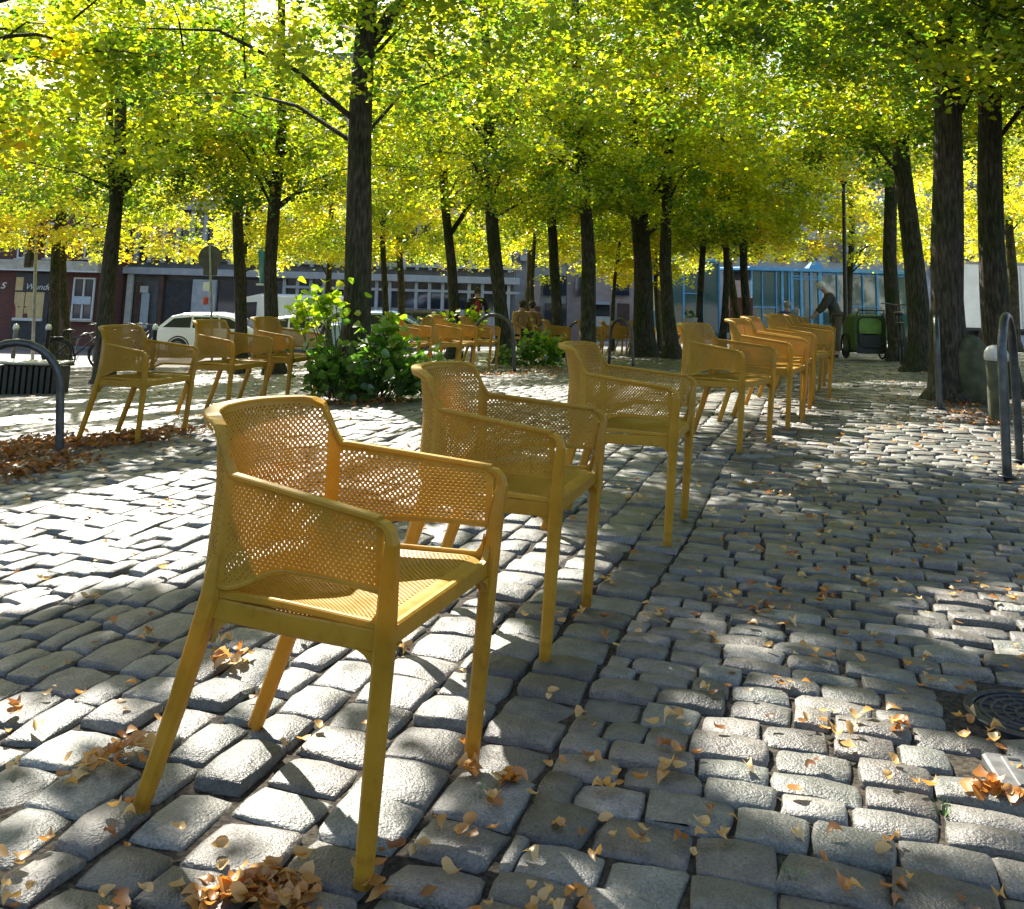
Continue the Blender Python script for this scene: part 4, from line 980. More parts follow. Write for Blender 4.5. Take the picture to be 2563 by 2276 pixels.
mb = MB(); ring = [(x*1.03, -.066, .55+(z-.55)*1.03) for x, z in rr_poly(.46, .58, .12, .545)]; mb.tube(ring+[ring[0]], .012, 6); mb.obj('window_piping', DARKM, t, True)
for s in (-1, 1):
    mb = MB(); mb.torus((s*.37, .35, .25), .235, .02, 'x', 24, 8); w_ = mb.obj('wheel', TYRE, t, True)
    mb = MB()
    for k in range(8): a = k*math.pi/4; mb.tube([(s*.37, .35, .25), (s*.37, .35+.22*math.cos(a), .25+.22*math.sin(a))], .003, 4)
    mb.obj('spokes', RIM, w_)
mb = MB(); mb.tube([(-.26, -.02, .86), (-.26, -.16, .98), (.26, -.16, .98), (.26, -.02, .86)], .013, 8); mb.obj('push_handle', DARKM, t, True)
def bicycle(loc, rz, label, lean=0):
    t = thing('bicycle', label, 'bicycle', loc, rz, 'bicycles leaning in the square'); t.rotation_euler.x = lean
    for x in (-.52, .52):
        w_ = MB().torus((x, 0, .34), .325, .02, 'y', 28, 8).obj('wheel', TYRE, t, True)
        mb = MB(); [mb.tube([(x, 0, .34), (x+.31*math.cos(k*math.pi/6), 0, .34+.31*math.sin(k*math.pi/6))], .0025, 4) for k in range(12)]; mb.torus((x, 0, .34), .30, .008, 'y', 24, 6); mb.obj('spokes', RIM, w_)
    mb = MB()
    for a, b_ in (((-.52, 0, .34), (-.12, 0, .30)), ((-.12, 0, .30), (-.26, 0, .86)), ((-.12, 0, .30), (.38, 0, .80)), ((-.22, 0, .70), (.36, 0, .88)), ((-.52, 0, .34), (-.22, 0, .70)), ((.52, 0, .34), (.36, 0, .90)), ((.36, 0, .88), (.33, 0, 1.02))): mb.tube([a, b_], .018, 8)
    mb.obj('frame', DARKM, t, True)
    mb = MB(); mb.tube([(.16, -.28, 1.06), (.30, -.2, 1.06), (.34, 0, 1.03), (.30, .2, 1.06), (.16, .28, 1.06)], .013, 8); mb.obj('handlebar', RIM, t, True)
    mb = MB(); mb.ball((-.28, 0, .90), (.14, .09, .04)); mb.obj('saddle', DARKM, t, True)
    mb = MB(); mb.torus((-.12, 0, .30), .09, .008, 'y', 18, 6); mb.bar([(-.12, -.06, .30), (-.02, -.06, .16)], .02, .02); mb.bar([(-.12, .06, .30), (-.22, .06, .44)], .02, .02); mb.obj('crankset', RIM, t)
    mb = MB(); mb.torus((-.52, 0, .34), .37, .02, 'y', 18, 6, .3, 2.9); mb.obj('mudguard', DARKM, t, True)
    mb = MB(); mb.bbox((-.58, 0, .74), (.36, .14, .02), .004); mb.tube([(-.58, .05, .74), (-.52, .05, .36)], .006, 5); mb.tube([(-.58, -.05, .74), (-.52, -.05, .36)], .006, 5); mb.obj('luggage_rack', DARKM, t)
    return t
bicycle(col(2252, 18.6), 1.25, 'dark bicycle standing between the green trailer and the reddish trunk')
bicycle(col(196, 25), .3, 'dark bicycle in front of the brick shop window')
bicycle(col(300, 25.5), .9, 'dark bicycle behind the leftmost chair')
bicycle(col(345, 26), 1.3, 'dark bicycle parked left of the white estate car')

# pot with patterned sides, maroon board, teal banner, white bin
CER = pm('patterned_pot', (.62, .63, .72), (.68, .66, .74), 4, .4)
p = col(1728, 25); zp = p3(1728, 822, 25).z-p.z
t = thing('flower_pot', 'white patterned pot with a small plant on a dark stand', 'flower pot', p)
MB().lathe([(.10, zp), (.13, zp+.05), (.18, zp+.24), (.19, zp+.25), (.17, zp+.25), (.16, zp+.2)], 18).obj('pot', CER, t, True)
mb = MB()
for k in range(7): a = k*.9; mb.ball((.155*math.cos(a), .155*math.sin(a), zp+.14), (.03, .03, .03), 6, 4)
mb.obj('painted_dot', RED, t)
mb = MB(); mb.lathe([(.12, 0), (.12, .02), (.03, .04), (.03, max(.06, zp-.02)), (.11, max(.08, zp))], 12); mb.obj('stand', DARKM, t)
Pq = np.array([(rnd.uniform(-.12, .12), rnd.uniform(-.12, .12), zp+.25+rnd.uniform(0, .16)) for _ in range(40)]); link('foliage', leaf_mesh('foliage', Pq, np.full(40, .07), rng.random(40)*.6, (HEX, HEXF), SHRUB), t)
MAR = pm('maroon_board', (.10, .018, .02), (.14, .03, .03), 8, .5)
p = col(1856, 31); hz = (p3(1856, 745, 31).z-p.z)
t = thing('notice_board', 'dark maroon board on posts with a small white sheet', 'notice board', p)
for k in range(5): MB().bbox((-.29+.145*k, 0, hz/2+.14), (.138, .05, hz-.28), .006).obj('board', MAR, t)
for s in (-1, 1): MB().tube([(s*.34, .02, -.2), (s*.34, .02, hz+.05)], .025, 8).obj('post', GALV, t, True)
MB().bbox((.02, -.034, hz*.38), (.26, .008, .26), .002).obj('notice_sheet', WHITE, t)
TEAL = pm('teal_cloth', (.05, .22, .25), (.10, .30, .33), 4, .7, .2)
p = col(670, 24.5); q = lambda u, v: p3(u, v, p.y)-p
t = thing('banner', 'teal banner hanging on a thin pole beside the dark leaning trunk', 'banner', p)
mb = MB(); c1, c2 = q(656, 628), q(664, 711); rows = []
for k in range(9):
    f_ = k/8; x0 = c1.x+(c2.x-c1.x)*f_-.10-.04*f_; z = c1.z+(c2.z-c1.z)*f_
    rows += [(x0+(.27+.03*f_)*j/6, .05*math.sin(j*1.6+f_*2), z+.03*math.sin(j)) for j in range(7)]
mb.add(rows, [(k*7+j, k*7+j+1, k*7+8+j, k*7+7+j) for k in range(8) for j in range(6)]); o = mb.obj('cloth', TEAL, t, True); so = o.modifiers.new('thick', 'SOLIDIFY'); so.thickness = .012
MB().tube([(c1.x+.3, .1, -.3), (c1.x+.3, .1, c1.z+.35)], .03, 8).obj('pole', DARKM, t, True); MB().tube([(c1.x+.3, .1, c1.z+.08), (c1.x-.2, .0, c1.z+.06)], .015, 6).obj('arm', DARKM, t, True)
MB().bar([(c2.x-.22, 0, c2.z-.02), (c2.x+.2, 0, c2.z-.01)], .03, .05).obj('hem', WHITE, t)

# ------------------------------------------------------------------ buildings round the square
def brick_mat(name, c1, c2, mo, sc=1.0):
    m, n, b = newmat(name); tc = n.nodes.new('ShaderNodeTexCoord'); mp = n.nodes.new('ShaderNodeMapping'); mp.inputs['Rotation'].default_value = (math.pi/2, 0, 0)
    br = n.nodes.new('ShaderNodeTexBrick'); br.inputs['Scale'].default_value = 4*sc; br.inputs['Mortar Size'].default_value = .012
    br.inputs['Color1'].default_value = (*c1, 1); br.inputs['Color2'].default_value = (*c2, 1); br.inputs['Mortar'].default_value = (*mo, 1)
    n.links.new(tc.outputs['Object'], mp.inputs[0]); n.links.new(mp.outputs[0], br.inputs[0]); n.links.new(br.outputs[0], b.inputs['Base Color']); b.inputs['Roughness'].default_value = .85
    bu = n.nodes.new('ShaderNodeBump'); bu.inputs['Strength'].default_value = .4; bu.inputs['Distance'].default_value = .01; n.links.new(br.outputs[1], bu.inputs['Height']); bu.invert = True; n.links.new(bu.outputs[0], b.inputs['Normal'])
    return m
BRK = brick_mat('red_brick', (.16, .055, .045), (.11, .045, .04), (.12, .10, .09))
CONC = pm('grey_concrete', (.36, .37, .41), (.47, .48, .52), 3, .8, .2); CONB = pm('concrete_band', (.36, .37, .40), (.45, .46, .49), 3, .8, .2)
BEIGE = pm('beige_cornice', (.38, .34, .27), (.50, .46, .38), 4, .8, .2); GL = glass('window_glass', (.03, .04, .06), .06); GLT = glass('teal_glass', (.03, .085, .10), .06)
FRM = pm('white_frame', (.55, .55, .53), (.65, .65, .63), 6, .5); BLUE = pm('blue_frame', (.04, .20, .44), (.07, .27, .54), 5, .4); DGREY = pm('dark_panel', (.025, .026, .03), (.045, .045, .05), 5, .6)
TAN = pm('tan_poster', (.50, .37, .17), (.58, .44, .22), 4, .7); MARO = pm('maroon_print', (.14, .03, .04), (.18, .04, .05), 4, .7); PINK = pm('pinkish_render', (.42, .33, .31), (.50, .40, .37), 3, .8); BROWN = pm('brown_panel', (.09, .05, .04), (.13, .08, .06), 4, .8)
SLATE = pm('slate_wall', (.15, .155, .17), (.21, .215, .235), 3, .8); SHEET = pm('pale_sheet', (.40, .46, .55), (.50, .55, .62), 6, .6)
def building(name, label, u0, u1, D, ztop, depth, wall, cat='building'):
    xa, xb = (u0-W_PX/2)/F_PX*D, (u1-W_PX/2)/F_PX*D; xm = (xa+xb)/2; g = min(gz(xa, D), gz(xb, D))
    t = thing(name, label, cat, (xm, D, g))
    B = {'t': t, 'D': D, 'x': lambda u, v=740: p3(u, v, D).x-xm, 'z': lambda v, u=None: p3(u if u is not None else (u0+u1)/2, v, D).z-g, 'w': xb-xa, 'g': g}
    MB().box((0, depth/2+.12, ztop/2-.3), (xb-xa, depth-.24, ztop+.6)).obj('wall', wall, t)
    return B
def rect(B, name, u0, v0, u1, v1, mat, y=0, th=.06, parent=None):     # a slab on the facade
    um = (u0+u1)/2; x0, x1 = B['x'](u0, (v0+v1)/2), B['x'](u1, (v0+v1)/2); z1, z0 = B['z'](v0, um), B['z'](v1, um)
    return MB().bbox(((x0+x1)/2, y, (z0+z1)/2), (abs(x1-x0), th, abs(z1-z0)), .006).obj(name, mat, parent or B['t'])
def window(B, u0, v0, u1, v1, frame=FRM, pane=GL, cols=2, rows=1, fw=.07, sill=True):
    um = (u0+u1)/2; x0, x1 = B['x'](u0, (v0+v1)/2), B['x'](u1, (v0+v1)/2); z1, z0 = B['z'](v0, um), B['z'](v1, um)
    mb = MB(); y = .05
    for x in [x0+(x1-x0)*k/cols for k in range(cols+1)]: mb.box((x, y, (z0+z1)/2), (fw, .12, z1-z0))
    for z in [z0+(z1-z0)*k/rows for k in range(rows+1)]: mb.box(((x0+x1)/2, y-.005, z), (x1-x0+fw, .12, fw))
    w_ = mb.obj('window', frame, B['t'])
    for i in range(cols):
        for j in range(rows): MB().box((x0+(x1-x0)*(i+.5)/cols, y+.03, z0+(z1-z0)*(j+.5)/rows), ((x1-x0)/cols-fw, .02, (z1-z0)/rows-fw)).obj('pane', pane, w_)
    if sill: MB().bbox(((x0+x1)/2, -.06, z0-.06), (x1-x0+.2, .24, .08), .01).obj('sill', BEIGE, w_)
    return w_
# brick shop house at the left
B = building('brick_house', 'dark red brick house with a shop front and beige ledge at the far left', -160, 282, 47, 12, 9, BRK); t = B['t']
x0, x1 = -B['w']/2, B['w']/2; zc0, zc1 = B['z'](676, 110), B['z'](652, 110)
MB().bbox((0, -.10, (zc0+zc1)/2), (B['w']-.01, .55, zc1-zc0), .03).obj('cornice', BEIGE, t); MB().bbox((0, -.2, zc0-.02), (B['w']-.02, .6, .08), .02).obj('ledge', FRM, t)
rect(B, 'shop_front', 33, 682, 121, 862, DGREY, .06, .2)
for a, b_ in ((36, 61), (63, 84), (86, 110)): rect(B, 'shop_pane', a, 731, b_, 796, TAN, -.05, .03)
rect(B, 'upper_pane', 41, 694, 62, 727, TAN, -.05, .03)
mb = MB(); zs = B['z'](796, 70); 
mb.prism([(B['x'](37), zs), (B['x'](46), zs), (B['x'](44), zs+.45), (B['x'](40), zs+.65), (B['x'](37), zs+.7)], -.075, -.068); mb.obj('print_shape', MARO, t)
mb = MB(); c_ = B['x'](70.5); mb.prism([(c_-.1, zs), (c_+.1, zs), (c_+.1, zs+.14), (c_+.05, zs+.2), (c_, zs+.22), (c_-.05, zs+.2), (c_-.1, zs+.14)], -.075, -.068); mb.obj('print_shape', MARO, t)
for u in (52, 68): MB().prism([(B['x'](u)-.07, B['z'](769, u)+.04), (B['x'](u)+.07, B['z'](769, u)+.04), (B['x'](u), B['z'](769, u)-.03)], -.075, -.068).obj('print_mark', MARO, t)
rect(B, 'shop_sill', 34, 796, 108, 803, FRM, -.06, .25)
rect(B, 'sign_board', 62, 686, 141, 730, DGREY, -.1, .06)
cu = bpy.data.curves.new('shop_lettering', 'FONT'); cu.body = 'Wunders'; cu.size = .62; cu.extrude = .012; cu.shear = .35; cu.materials.append(FRM)
def text_mesh(cu, t, loc):
    o = link('tmp', cu); me = bpy.data.meshes.new_from_object(o.evaluated_get(bpy.context.evaluated_depsgraph_get())); bpy.data.objects.remove(o); me.name = 'shop_lettering'; return link('shop_lettering', me, t, loc)
o = text_mesh(cu, t, (B['x'](64), -.15, B['z'](724, 64))); o.rotation_euler = (math.pi/2, 0, 0); o.scale = (.64, .62, 1)
cu = bpy.data.curves.new('shop_lettering', 'FONT'); cu.body = 's'; cu.size = .62; cu.extrude = .012; cu.shear = .35; cu.materials.append(FRM)
o = text_mesh(cu, t, (B['x'](2), -.15, B['z'](722, 2))); o.rotation_euler = (math.pi/2, 0, 0)
w_ = window(B, 182, 697, 232, 800, cols=2); rect(B, 'hanging_sheet', 181, 742, 228, 762, SHEET, -.045, .02)
window(B, 48, 560, 77, 646, cols=2); window(B, 118, 560, 150, 646, cols=2); window(B, 215, 560, 250, 646, cols=2); window(B, -60, 560, -20, 646, cols=2)
for a, b_ in ((48, 77), (118, 150), (215, 250)):
    mb = MB(); xa, xb = B['x'](a), B['x'](b_); zr = B['z'](640, a)
    for k in range(8): mb.box((xa+(xb-xa)*k/7, -.22, zr+.45), (.025, .025, .9))
    for z in (.02, .9): mb.box(((xa+xb)/2, -.22, zr+z), (xb-xa+.1, .03, .03))
    mb.obj('balcony_rail', DARKM, t)
for a in (10, 150, 270): rect(B, 'upper_window', a-20, 470, a+10, 545, GL, .0, .04)
# grey concrete block with the passage and the grid of windows
B = building('concrete_block', 'long grey concrete building with a grid of dark windows behind the cars', 282, 1300, 50, 15, 10, SLATE); t = B['t']
rect(B, 'brown_panel', 282, 686, 314, 860, BROWN, -.02, .1); rect(B, 'downpipe', 317, 672, 331, 862, FRM, -.12, .24)
rect(B, 'doorway', 335, 706, 350, 862, BROWN, -.02, .1); rect(B, 'info_board', 353, 734, 373, 822, SHEET, -.1, .06); rect(B, 'info_board_head', 353, 716, 373, 733, FRM, -.1, .07)
rect(B, 'passage', 408, 702, 482, 868, DGREY, -.0, .1); rect(B, 'pier', 482, 700, 541, 868, CONC, -.15, .4); rect(B, 'pier', 396, 690, 408, 868, BROWN, -.12, .3)
rect(B, 'shop_window', 541, 702, 590, 868, GL, -.02, .1); rect(B, 'pier', 590, 700, 612, 868, CONC, -.12, .3); rect(B, 'shop_window', 612, 702, 712, 868, GL, -.02, .1)
D = 50; W2 = B['w']
def band(v0, v1, u, name='band', mat=CONB, u0=282, u1=1300, y=-.2, th=.5):
    xa, xb = B['x'](u0), B['x'](u1); z1, z0 = B['z'](v0, u), B['z'](v1, u)
    MB().bbox(((xa+xb)/2, y, (z0+z1)/2), (xb-xa-.01, th, z1-z0), .02).obj(name, mat, t)
band(689, 706, 1050); band(724, 731, 1050, 'transom', CONB, 712, 1300, -.1, .25); band(660, 670, 1050, 'transom', CONB, 612, 1300, -.1, .25)
zb0 = B['z'](706, 1050)
up = [B['z'](689, 1050)+k*3.1 for k in range(4)]
for k in range(1, 4): MB().bbox((0, -.2, up[k]+.0), (W2-.02, .5, .45), .02).obj('band', CONB, t)
ucs = list(range(712, 1296, 33))
for i, u in enumerate(ucs): 
    xa = B['x'](u); MB().bbox((xa, -.06, zb0/2), (.16, .3, zb0-.01), .01).obj('mullion', CONB, t)
    for k in range(3): MB().bbox((xa, -.06, (up[k]+up[k+1])/2), (.16, .3, up[k+1]-up[k]-.5), .01).obj('mullion', CONB, t)
    if i+1 < len(ucs):
        xc = B['x'](u+16.5); wd = B['x'](u+33)-xa-.165
        for z0, z1 in ((B['z'](772, 1050), B['z'](732, 1050)), (B['z'](723, 1050), B['z'](707, 1050))): MB().box((xc, .06, (z0+z1)/2), (wd, .05, z1-z0)).obj('window', GL, t)
        MB().box((xc, .02, B['z'](772, 1050)/2), (wd, .12, B['z'](773, 1050))).obj('spandrel', CONC, t)
        for k in range(3): MB().box((xc, .06, up[k]+1.5), (wd, .05, 2.3)).obj('window', GL, t)
for u in range(300, 700, 34):
    xa = B['x'](u)
    for k in range(3):
        MB().bbox((xa, -.06, (up[k]+up[k+1])/2), (.2, .3, up[k+1]-up[k]-.5), .01).obj('mullion', CONC, t); MB().box((xa+.34, .06, up[k]+1.5), (.5, .05, 2.3)).obj('window', GL, t)
# pale end building and the far shops
B = building('pale_shop', 'pale building end with a pinkish panel right of the second trunk', 1302, 1428, 54, 9, 8, CONB)
rect(B, 'pink_panel', 1322, 705, 1352, 765, PINK, -.05, .2); rect(B, 'brown_base', 1306, 768, 1352, 862, BROWN, -.05, .2); rect(B, 'window', 1360, 690, 1385, 740, GL, -.0, .1); rect(B, 'window', 1392, 690, 1418, 740, GL, -.0, .1); rect(B, 'shop_window', 1362, 760, 1418, 860, GL, -.0, .1); rect(B, 'roof_edge', 1302, 640, 1428, 655, FRM, -.1, .4)
B = building('far_shop', 'far shop with dark awning between the slim and the broad trunk', 1430, 1636, 57, 8, 8, PINK)
rect(B, 'awning', 1482, 755, 1524, 762, SHEET, -.3, .5); rect(B, 'shop_window', 1480, 763, 1526, 800, DGREY, -.02, .1); rect(B, 'counter', 1478, 792, 1526, 835, FRM, -.25, .4); rect(B, 'window', 1440, 690, 1470, 740, GL, 0, .1); rect(B, 'window', 1540, 690, 1575, 740, GL, 0, .1); rect(B, 'brown_door', 1545, 760, 1575, 840, BROWN, -.02, .1)
B = building('advertising_panel', 'pale blue panel on two legs right of the broad old trunk', 1619, 1650, 36, .01, .3, DARKM, 'panel')
rect(B, 'panel', 1619, 704, 1650, 778, SHEET, -.05, .12); rect(B, 'leg', 1622, 778, 1626, 850, SHEET, -.05, .06); rect(B, 'leg', 1642, 778, 1646, 850, SHEET, -.05, .06)
# glass pavilion
def pavilion(u0, u1, D, vtop, label, posts, rails, vbase):
    xa, xb = (u0-W_PX/2)/F_PX*D, (u1-W_PX/2)/F_PX*D; xm = (xa+xb)/2; g = gz(xm, D)
    t = thing('glass_pavilion', label, 'pavilion', (xm, D, g))
    B = {'t': t, 'x': lambda u, v=740: p3(u, v, D).x-xm, 'z': lambda v, u=None: p3(u if u is not None else (u0+u1)/2, v, D).z-g}
    zt = B['z'](vtop); wd = xb-xa
    MB().box((0, 3.0, zt/2), (wd-.1, 5.6, zt-.1)).obj('interior', DGREY, t)
    MB().bbox((0, 2.9, zt+.06), (wd+.3, 6.4, .16), .03).obj('roof', BLUE, t)
    MB().bbox((0, 0, -.1), (wd+.2, .3, .5), .02).obj('plinth', CONB, t)
    ps = [u0]+[p[0] for p in posts]+[u1]
    for a, b_ in zip(ps[:-1], ps[1:]):
        x0, x1 = B['x'](a), B['x'](b_); MB().box(((x0+x1)/2, .06, zt/2), (max(.05, x1-x0-.06), .03, zt-.1)).obj('pane', GLT, t)
    for u, w_ in [(u0, .1)]+posts+[(u1, .1)]: MB().bbox((B['x'](u), .0, zt/2), (w_*.62, .14, zt), .01).obj('post', BLUE, t)
    for v, a, b_ in rails: x0, x1 = B['x'](a), B['x'](b_); MB().bbox(((x0+x1)/2, -.01, B['z'](v, (a+b_)/2)), (x1-x0, .11, .06), .01).obj('rail', BLUE, t)
    return B
B = pavilion(1882, 2298, 44, 682, 'blue framed glass pavilion with a small pyramid roof light behind the standing person', [(1908, .07), (1943, .09), (1958, .18), (1975, .10), (1982, .2), (2006, .2), (2030, .16), (2053, .28), (2096, .07), (2129, .12), (2160, .07), (2196, .14), (2245, .08)], [(769, 1884, 1943), (692, 1982, 2053), (699, 1982, 2053), (768, 2131, 2196), (690, 2060, 2290)], 818)
for u, s_ in ((2045, .34), (2142, .28)):
    x = B['x'](u); z = B['z'](682)+.14; MB().add([(x-s_, 0, z), (x+s_, 0, z), (x+s_, 2*s_, z), (x-s_, 2*s_, z), (x, s_, z+s_*1.3)], [(0, 1, 4), (1, 2, 4), (2, 3, 4), (3, 0, 4), (3, 2, 1, 0)]).obj('roof_light', BLUE, B['t'])
pavilion(1636, 1800, 46, 655, 'taller blue framed glass front left of the maroon board', [(1674, .1), (1711, .16), (1760, .1)], [(733, 1640, 1674), (735, 1711, 1760)], 830)
B = building('grey_building', 'plain grey building beyond the pavilion at the right', 2300, 3100, 58, 13, 8, CONC)
for r_ in range(3):
    for k in range(9): rect(B, 'window', 2330+k*80, 420+r_*110, 2370+k*80, 480+r_*110, GL, 0, .1)
B = building('rear_block', 'pale block beyond the pavilion roof', 1640, 2290, 59, 12, 8, CONB)
for r_ in range(3):
    for k in range(9): rect(B, 'window', 1660+k*70, 400+r_*100, 1695+k*70, 455+r_*100, GL, 0, .1)

# ------------------------------------------------------------------ people
SKIN = pm('skin', (.42, .25, .18), (.48, .30, .22), 12, .6)
def cloth(name, c): return pm(name, c, tuple(x*1.3 for x in c), 12, .85, .4, bdist=.01)
def skin_obj(name, V, E, R, mat, parent, sub=2):
    me = bpy.data.meshes.new('tmp'); me.from_pydata([tuple(v) for v in V], E, []); o = bpy.data.objects.new('tmp', me); COL.objects.link(o)
    o.modifiers.new('s', 'SKIN'); sv_ = me.skin_vertices[0].data
    for i, r in enumerate(R): sv_[i].radius = (r, r) if not hasattr(r, '__len__') else r; sv_[i].use_root = (i == 0)
    m2 = o.modifiers.new('b', 'SUBSURF'); m2.levels = sub; m2.render_levels = sub
    dg = bpy.context.evaluated_depsgraph_get(); dg.update()
    out = bpy.data.meshes.new_from_object(o.evaluated_get(dg)); bpy.data.objects.remove(o); out.name = name
    out.materials.clear(); out.materials.append(mat); out.polygons.foreach_set('use_smooth', [True]*len(out.polygons))
    return link(name, out, parent)
def person(loc, rz, label, J, coat, trousers, hair, shoe, coat_len=None, hat=False, bag=None, inner=None):
    """J: joints about the feet - pelvis, chest, neck, head, then sh/el/wr and hip/kn/an with L,R"""
    t = thing('person', label, 'person', loc, rz)
    V = {k: Vector(v) for k, v in J.items()}
    order = ['pelvis', 'waist', 'chest', 'neck', 'chin', 'head', 'crown']; V['waist'] = (V['pelvis']+V['chest'])/2; hd = (V['head']-V['neck']).normalized()
    V['chin'] = V['neck'].lerp(V['head'], .45); V['crown'] = V['head']+hd*.085
    names = order[:]; rad = [(.13, .11), (.13, .105), (.15, .115), .055, .065, .088, .06]; E = [(i, i+1) for i in range(6)]
    for s in 'LR':
        for chain, root, rs in ((['sh', 'el', 'wr'], 'chest', [.062, .045, .032]), (['hip', 'kn', 'an', 'toe'], 'pelvis', [.088, .062, .045, .04])):
            prev = order.index(root)
            for n_, r in zip(chain, rs):
                V[n_+s] = V.get(n_+s, None) or V['an'+s]+Vector(J.get('fwd', (0, -.14, 0)))+Vector((0, 0, -.035)); names.append(n_+s); rad.append(r); E.append((prev, len(names)-1)); prev = len(names)-1
        w_ = V['wr'+s]; d = (w_-V['el'+s]).normalized(); sd = d.cross(Vector((0, 0, 1))); sd = sd.normalized() if sd.length > .1 else Vector((1, 0, 0)); pw = len(names)-1
        V['palm'+s] = w_+d*.06
    names_pts = [V[n_] for n_ in names]
    for s in 'LR':
        i0 = names.index('wr'+s); d = (V['wr'+s]-V['el'+s]).normalized(); sd = d.cross(Vector((0, 0, 1))); sd = sd.normalized() if sd.length > .1 else Vector((1, 0, 0)); dn = d.cross(sd)
        names_pts.append(V['palm'+s]); rad.append((.036, .018)); names.append('palm'+s); ip = len(names)-1; E.append((i0, ip))
        for k, (off, ln) in enumerate(((-.028, .062), (-.010, .074), (.009, .070), (.027, .056))):
            a = V['palm'+s]+sd*off+d*.03; b_ = a+d*ln*.55+dn*.012; c_ = b_+d*ln*.45+dn*.03; q = len(names_pts)
            names_pts += [a, b_, c_]; rad += [.0095, .0085, .007]; names += ['f']*3; E += [(ip, q), (q, q+1), (q+1, q+2)]
        a = V['wr'+s]+d*.03-sd*.03; b_ = a+d*.035-sd*.02+dn*.015; q = len(names_pts); names_pts += [a, b_]; rad += [.012, .009]; names += ['f']*2; E += [(ip, q), (q, q+1)]
    skin_obj('body', names_pts, E, rad, SKIN, t, 1)
    # clothing follows the body
    cv, ce, cr = [V['waist'], V['chest'], V['neck'].lerp(V['chest'], .35), V['pelvis']], [(0, 1), (1, 2), (0, 3)], [(.165, .14), (.185, .145), .085, (.175, .15)]
    if coat_len: cv.append(V['pelvis']+(V['knL']+V['knR']-2*V['pelvis'])/2*coat_len); ce.append((3, 4)); cr.append((.20, .16))
    for s in 'LR':
        q = len(cv); cv += [V['sh'+s], V['el'+s], V['wr'+s].lerp(V['el'+s], .12)]; cr += [.085, .066, .05]; ce += [(1, q), (q, q+1), (q+1, q+2)]
    skin_obj('coat', cv, ce, cr, coat, t)
    tv, te, tr = [V['pelvis']], [], [(.15, .13)]
    for s in 'LR':
        q = len(tv); tv += [V['hip'+s], V['kn'+s], V['an'+s]+Vector((0, 0, .03))]; tr += [.105, .082, .066]; te += [(0, q), (q, q+1), (q+1, q+2)]
    skin_obj('trousers', tv, te, tr, trousers, t)
    for s in 'LR':
        a = V['an'+s]+Vector((0, 0, -.03)); b_ = V['toe'+s]; skin_obj('shoe', [a, a.lerp(b_, .5)+Vector((0, 0, -.01)), b_], [(0, 1), (1, 2)], [.052, .05, .038], shoe, t, 1)
    fw = Vector(J.get('fwd', (0, -.14, 0))).normalized()
    mb = MB(); c = V['head']-fw*.018+hd*.03; mb.ball(c, (.098, .104, .10), 14, 9); mb.v = [v for v in mb.v]; mb.obj('hair', hair, t, True)
    mb = MB(); mb.ball(V['head']+fw*.092-hd*.01, (.014, .02, .02), 6, 5); mb.obj('nose', SKIN, t, True)
    sdv = fw.cross(Vector((0, 0, 1))).normalized()
    for k in (-1, 1): MB().ball(V['head']+sdv*k*.092-hd*.005, (.014, .02, .028), 6, 5).obj('ear', SKIN, t, True); MB().ball(V['head']+fw*.083+sdv*k*.032+hd*.012, .009, 6, 5).obj('eye', DARKM, t, True)
    if inner: mb = MB(); mb.ball((V['chest']+V['waist'])/2+fw*.11, (.085, .05, .2), 12, 8); mb.obj('pullover', inner, t, True)
    return t
GREYC = cloth('grey_coat', (.055, .055, .05)); BLACKC = cloth('black_coat', (.012, .012, .015)); KHAKI = cloth('brown_trousers', (.10, .075, .05)); DKT = cloth('dark_trousers', (.02, .02, .028)); WHH = pm('white_hair', (.62, .61, .58), (.72, .71, .68), 40, .7); DKH = pm('dark_hair', (.015, .012, .01), (.03, .022, .018), 40, .6); BLUEC = cloth('blue_jacket', (.04, .10, .35)); TANC = cloth('tan_jacket', (.30, .17, .07)); REDP = cloth('red_pullover', (.22, .02, .03)); SHO = pm('dark_shoe', (.02, .017, .014), (.03, .026, .02), 10, .5)
# elderly man bending forward over a chair back, turned to the left
fw = (-.14, -.03, 0)
J = dict(pelvis=(.05, 0, .88), chest=(-.09, 0, 1.25), neck=(-.20, -.01, 1.42), head=(-.28, -.02, 1.52), shL=(-.12, -.19, 1.32), elL=(-.25, -.22, 1.08), wrL=(-.40, -.16, .93), shR=(-.10, .19, 1.32), elR=(-.24, .22, 1.08), wrR=(-.40, .14, .93),
         hipL=(.05, -.09, .86), knL=(.02, -.10, .47), anL=(.05, -.11, .09), hipR=(.05, .09, .86), knR=(.01, .10, .47), anR=(.02, .11, .09), fwd=fw)
person(col(2092, 22.4), -.15, 'white haired person in a grey coat bending over the chair row', J, GREYC, KHAKI, WHH, SHO, .35)
# walker in a dark coat with a red pullover, coming towards the camera
J = dict(pelvis=(0, 0, .90), chest=(0, 0, 1.30), neck=(0, 0, 1.47), head=(0, -.02, 1.58), shL=(-.19, 0, 1.38), elL=(-.27, .02, 1.12), wrL=(-.25, -.08, .88), shR=(.19, 0, 1.38), elR=(.27, .02, 1.12), wrR=(.25, -.08, .88),
         hipL=(-.09, 0, .88), knL=(-.10, -.12, .49), anL=(-.10, -.10, .09), hipR=(.09, 0, .88), knR=(.10, .0, .48), anR=(.10, .16, .12), fwd=(0, -.14, 0))
person(col(1190, 27), .15, 'walking person in an open black coat over a red top', J, BLACKC, DKT, DKH, SHO, .55, inner=REDP)
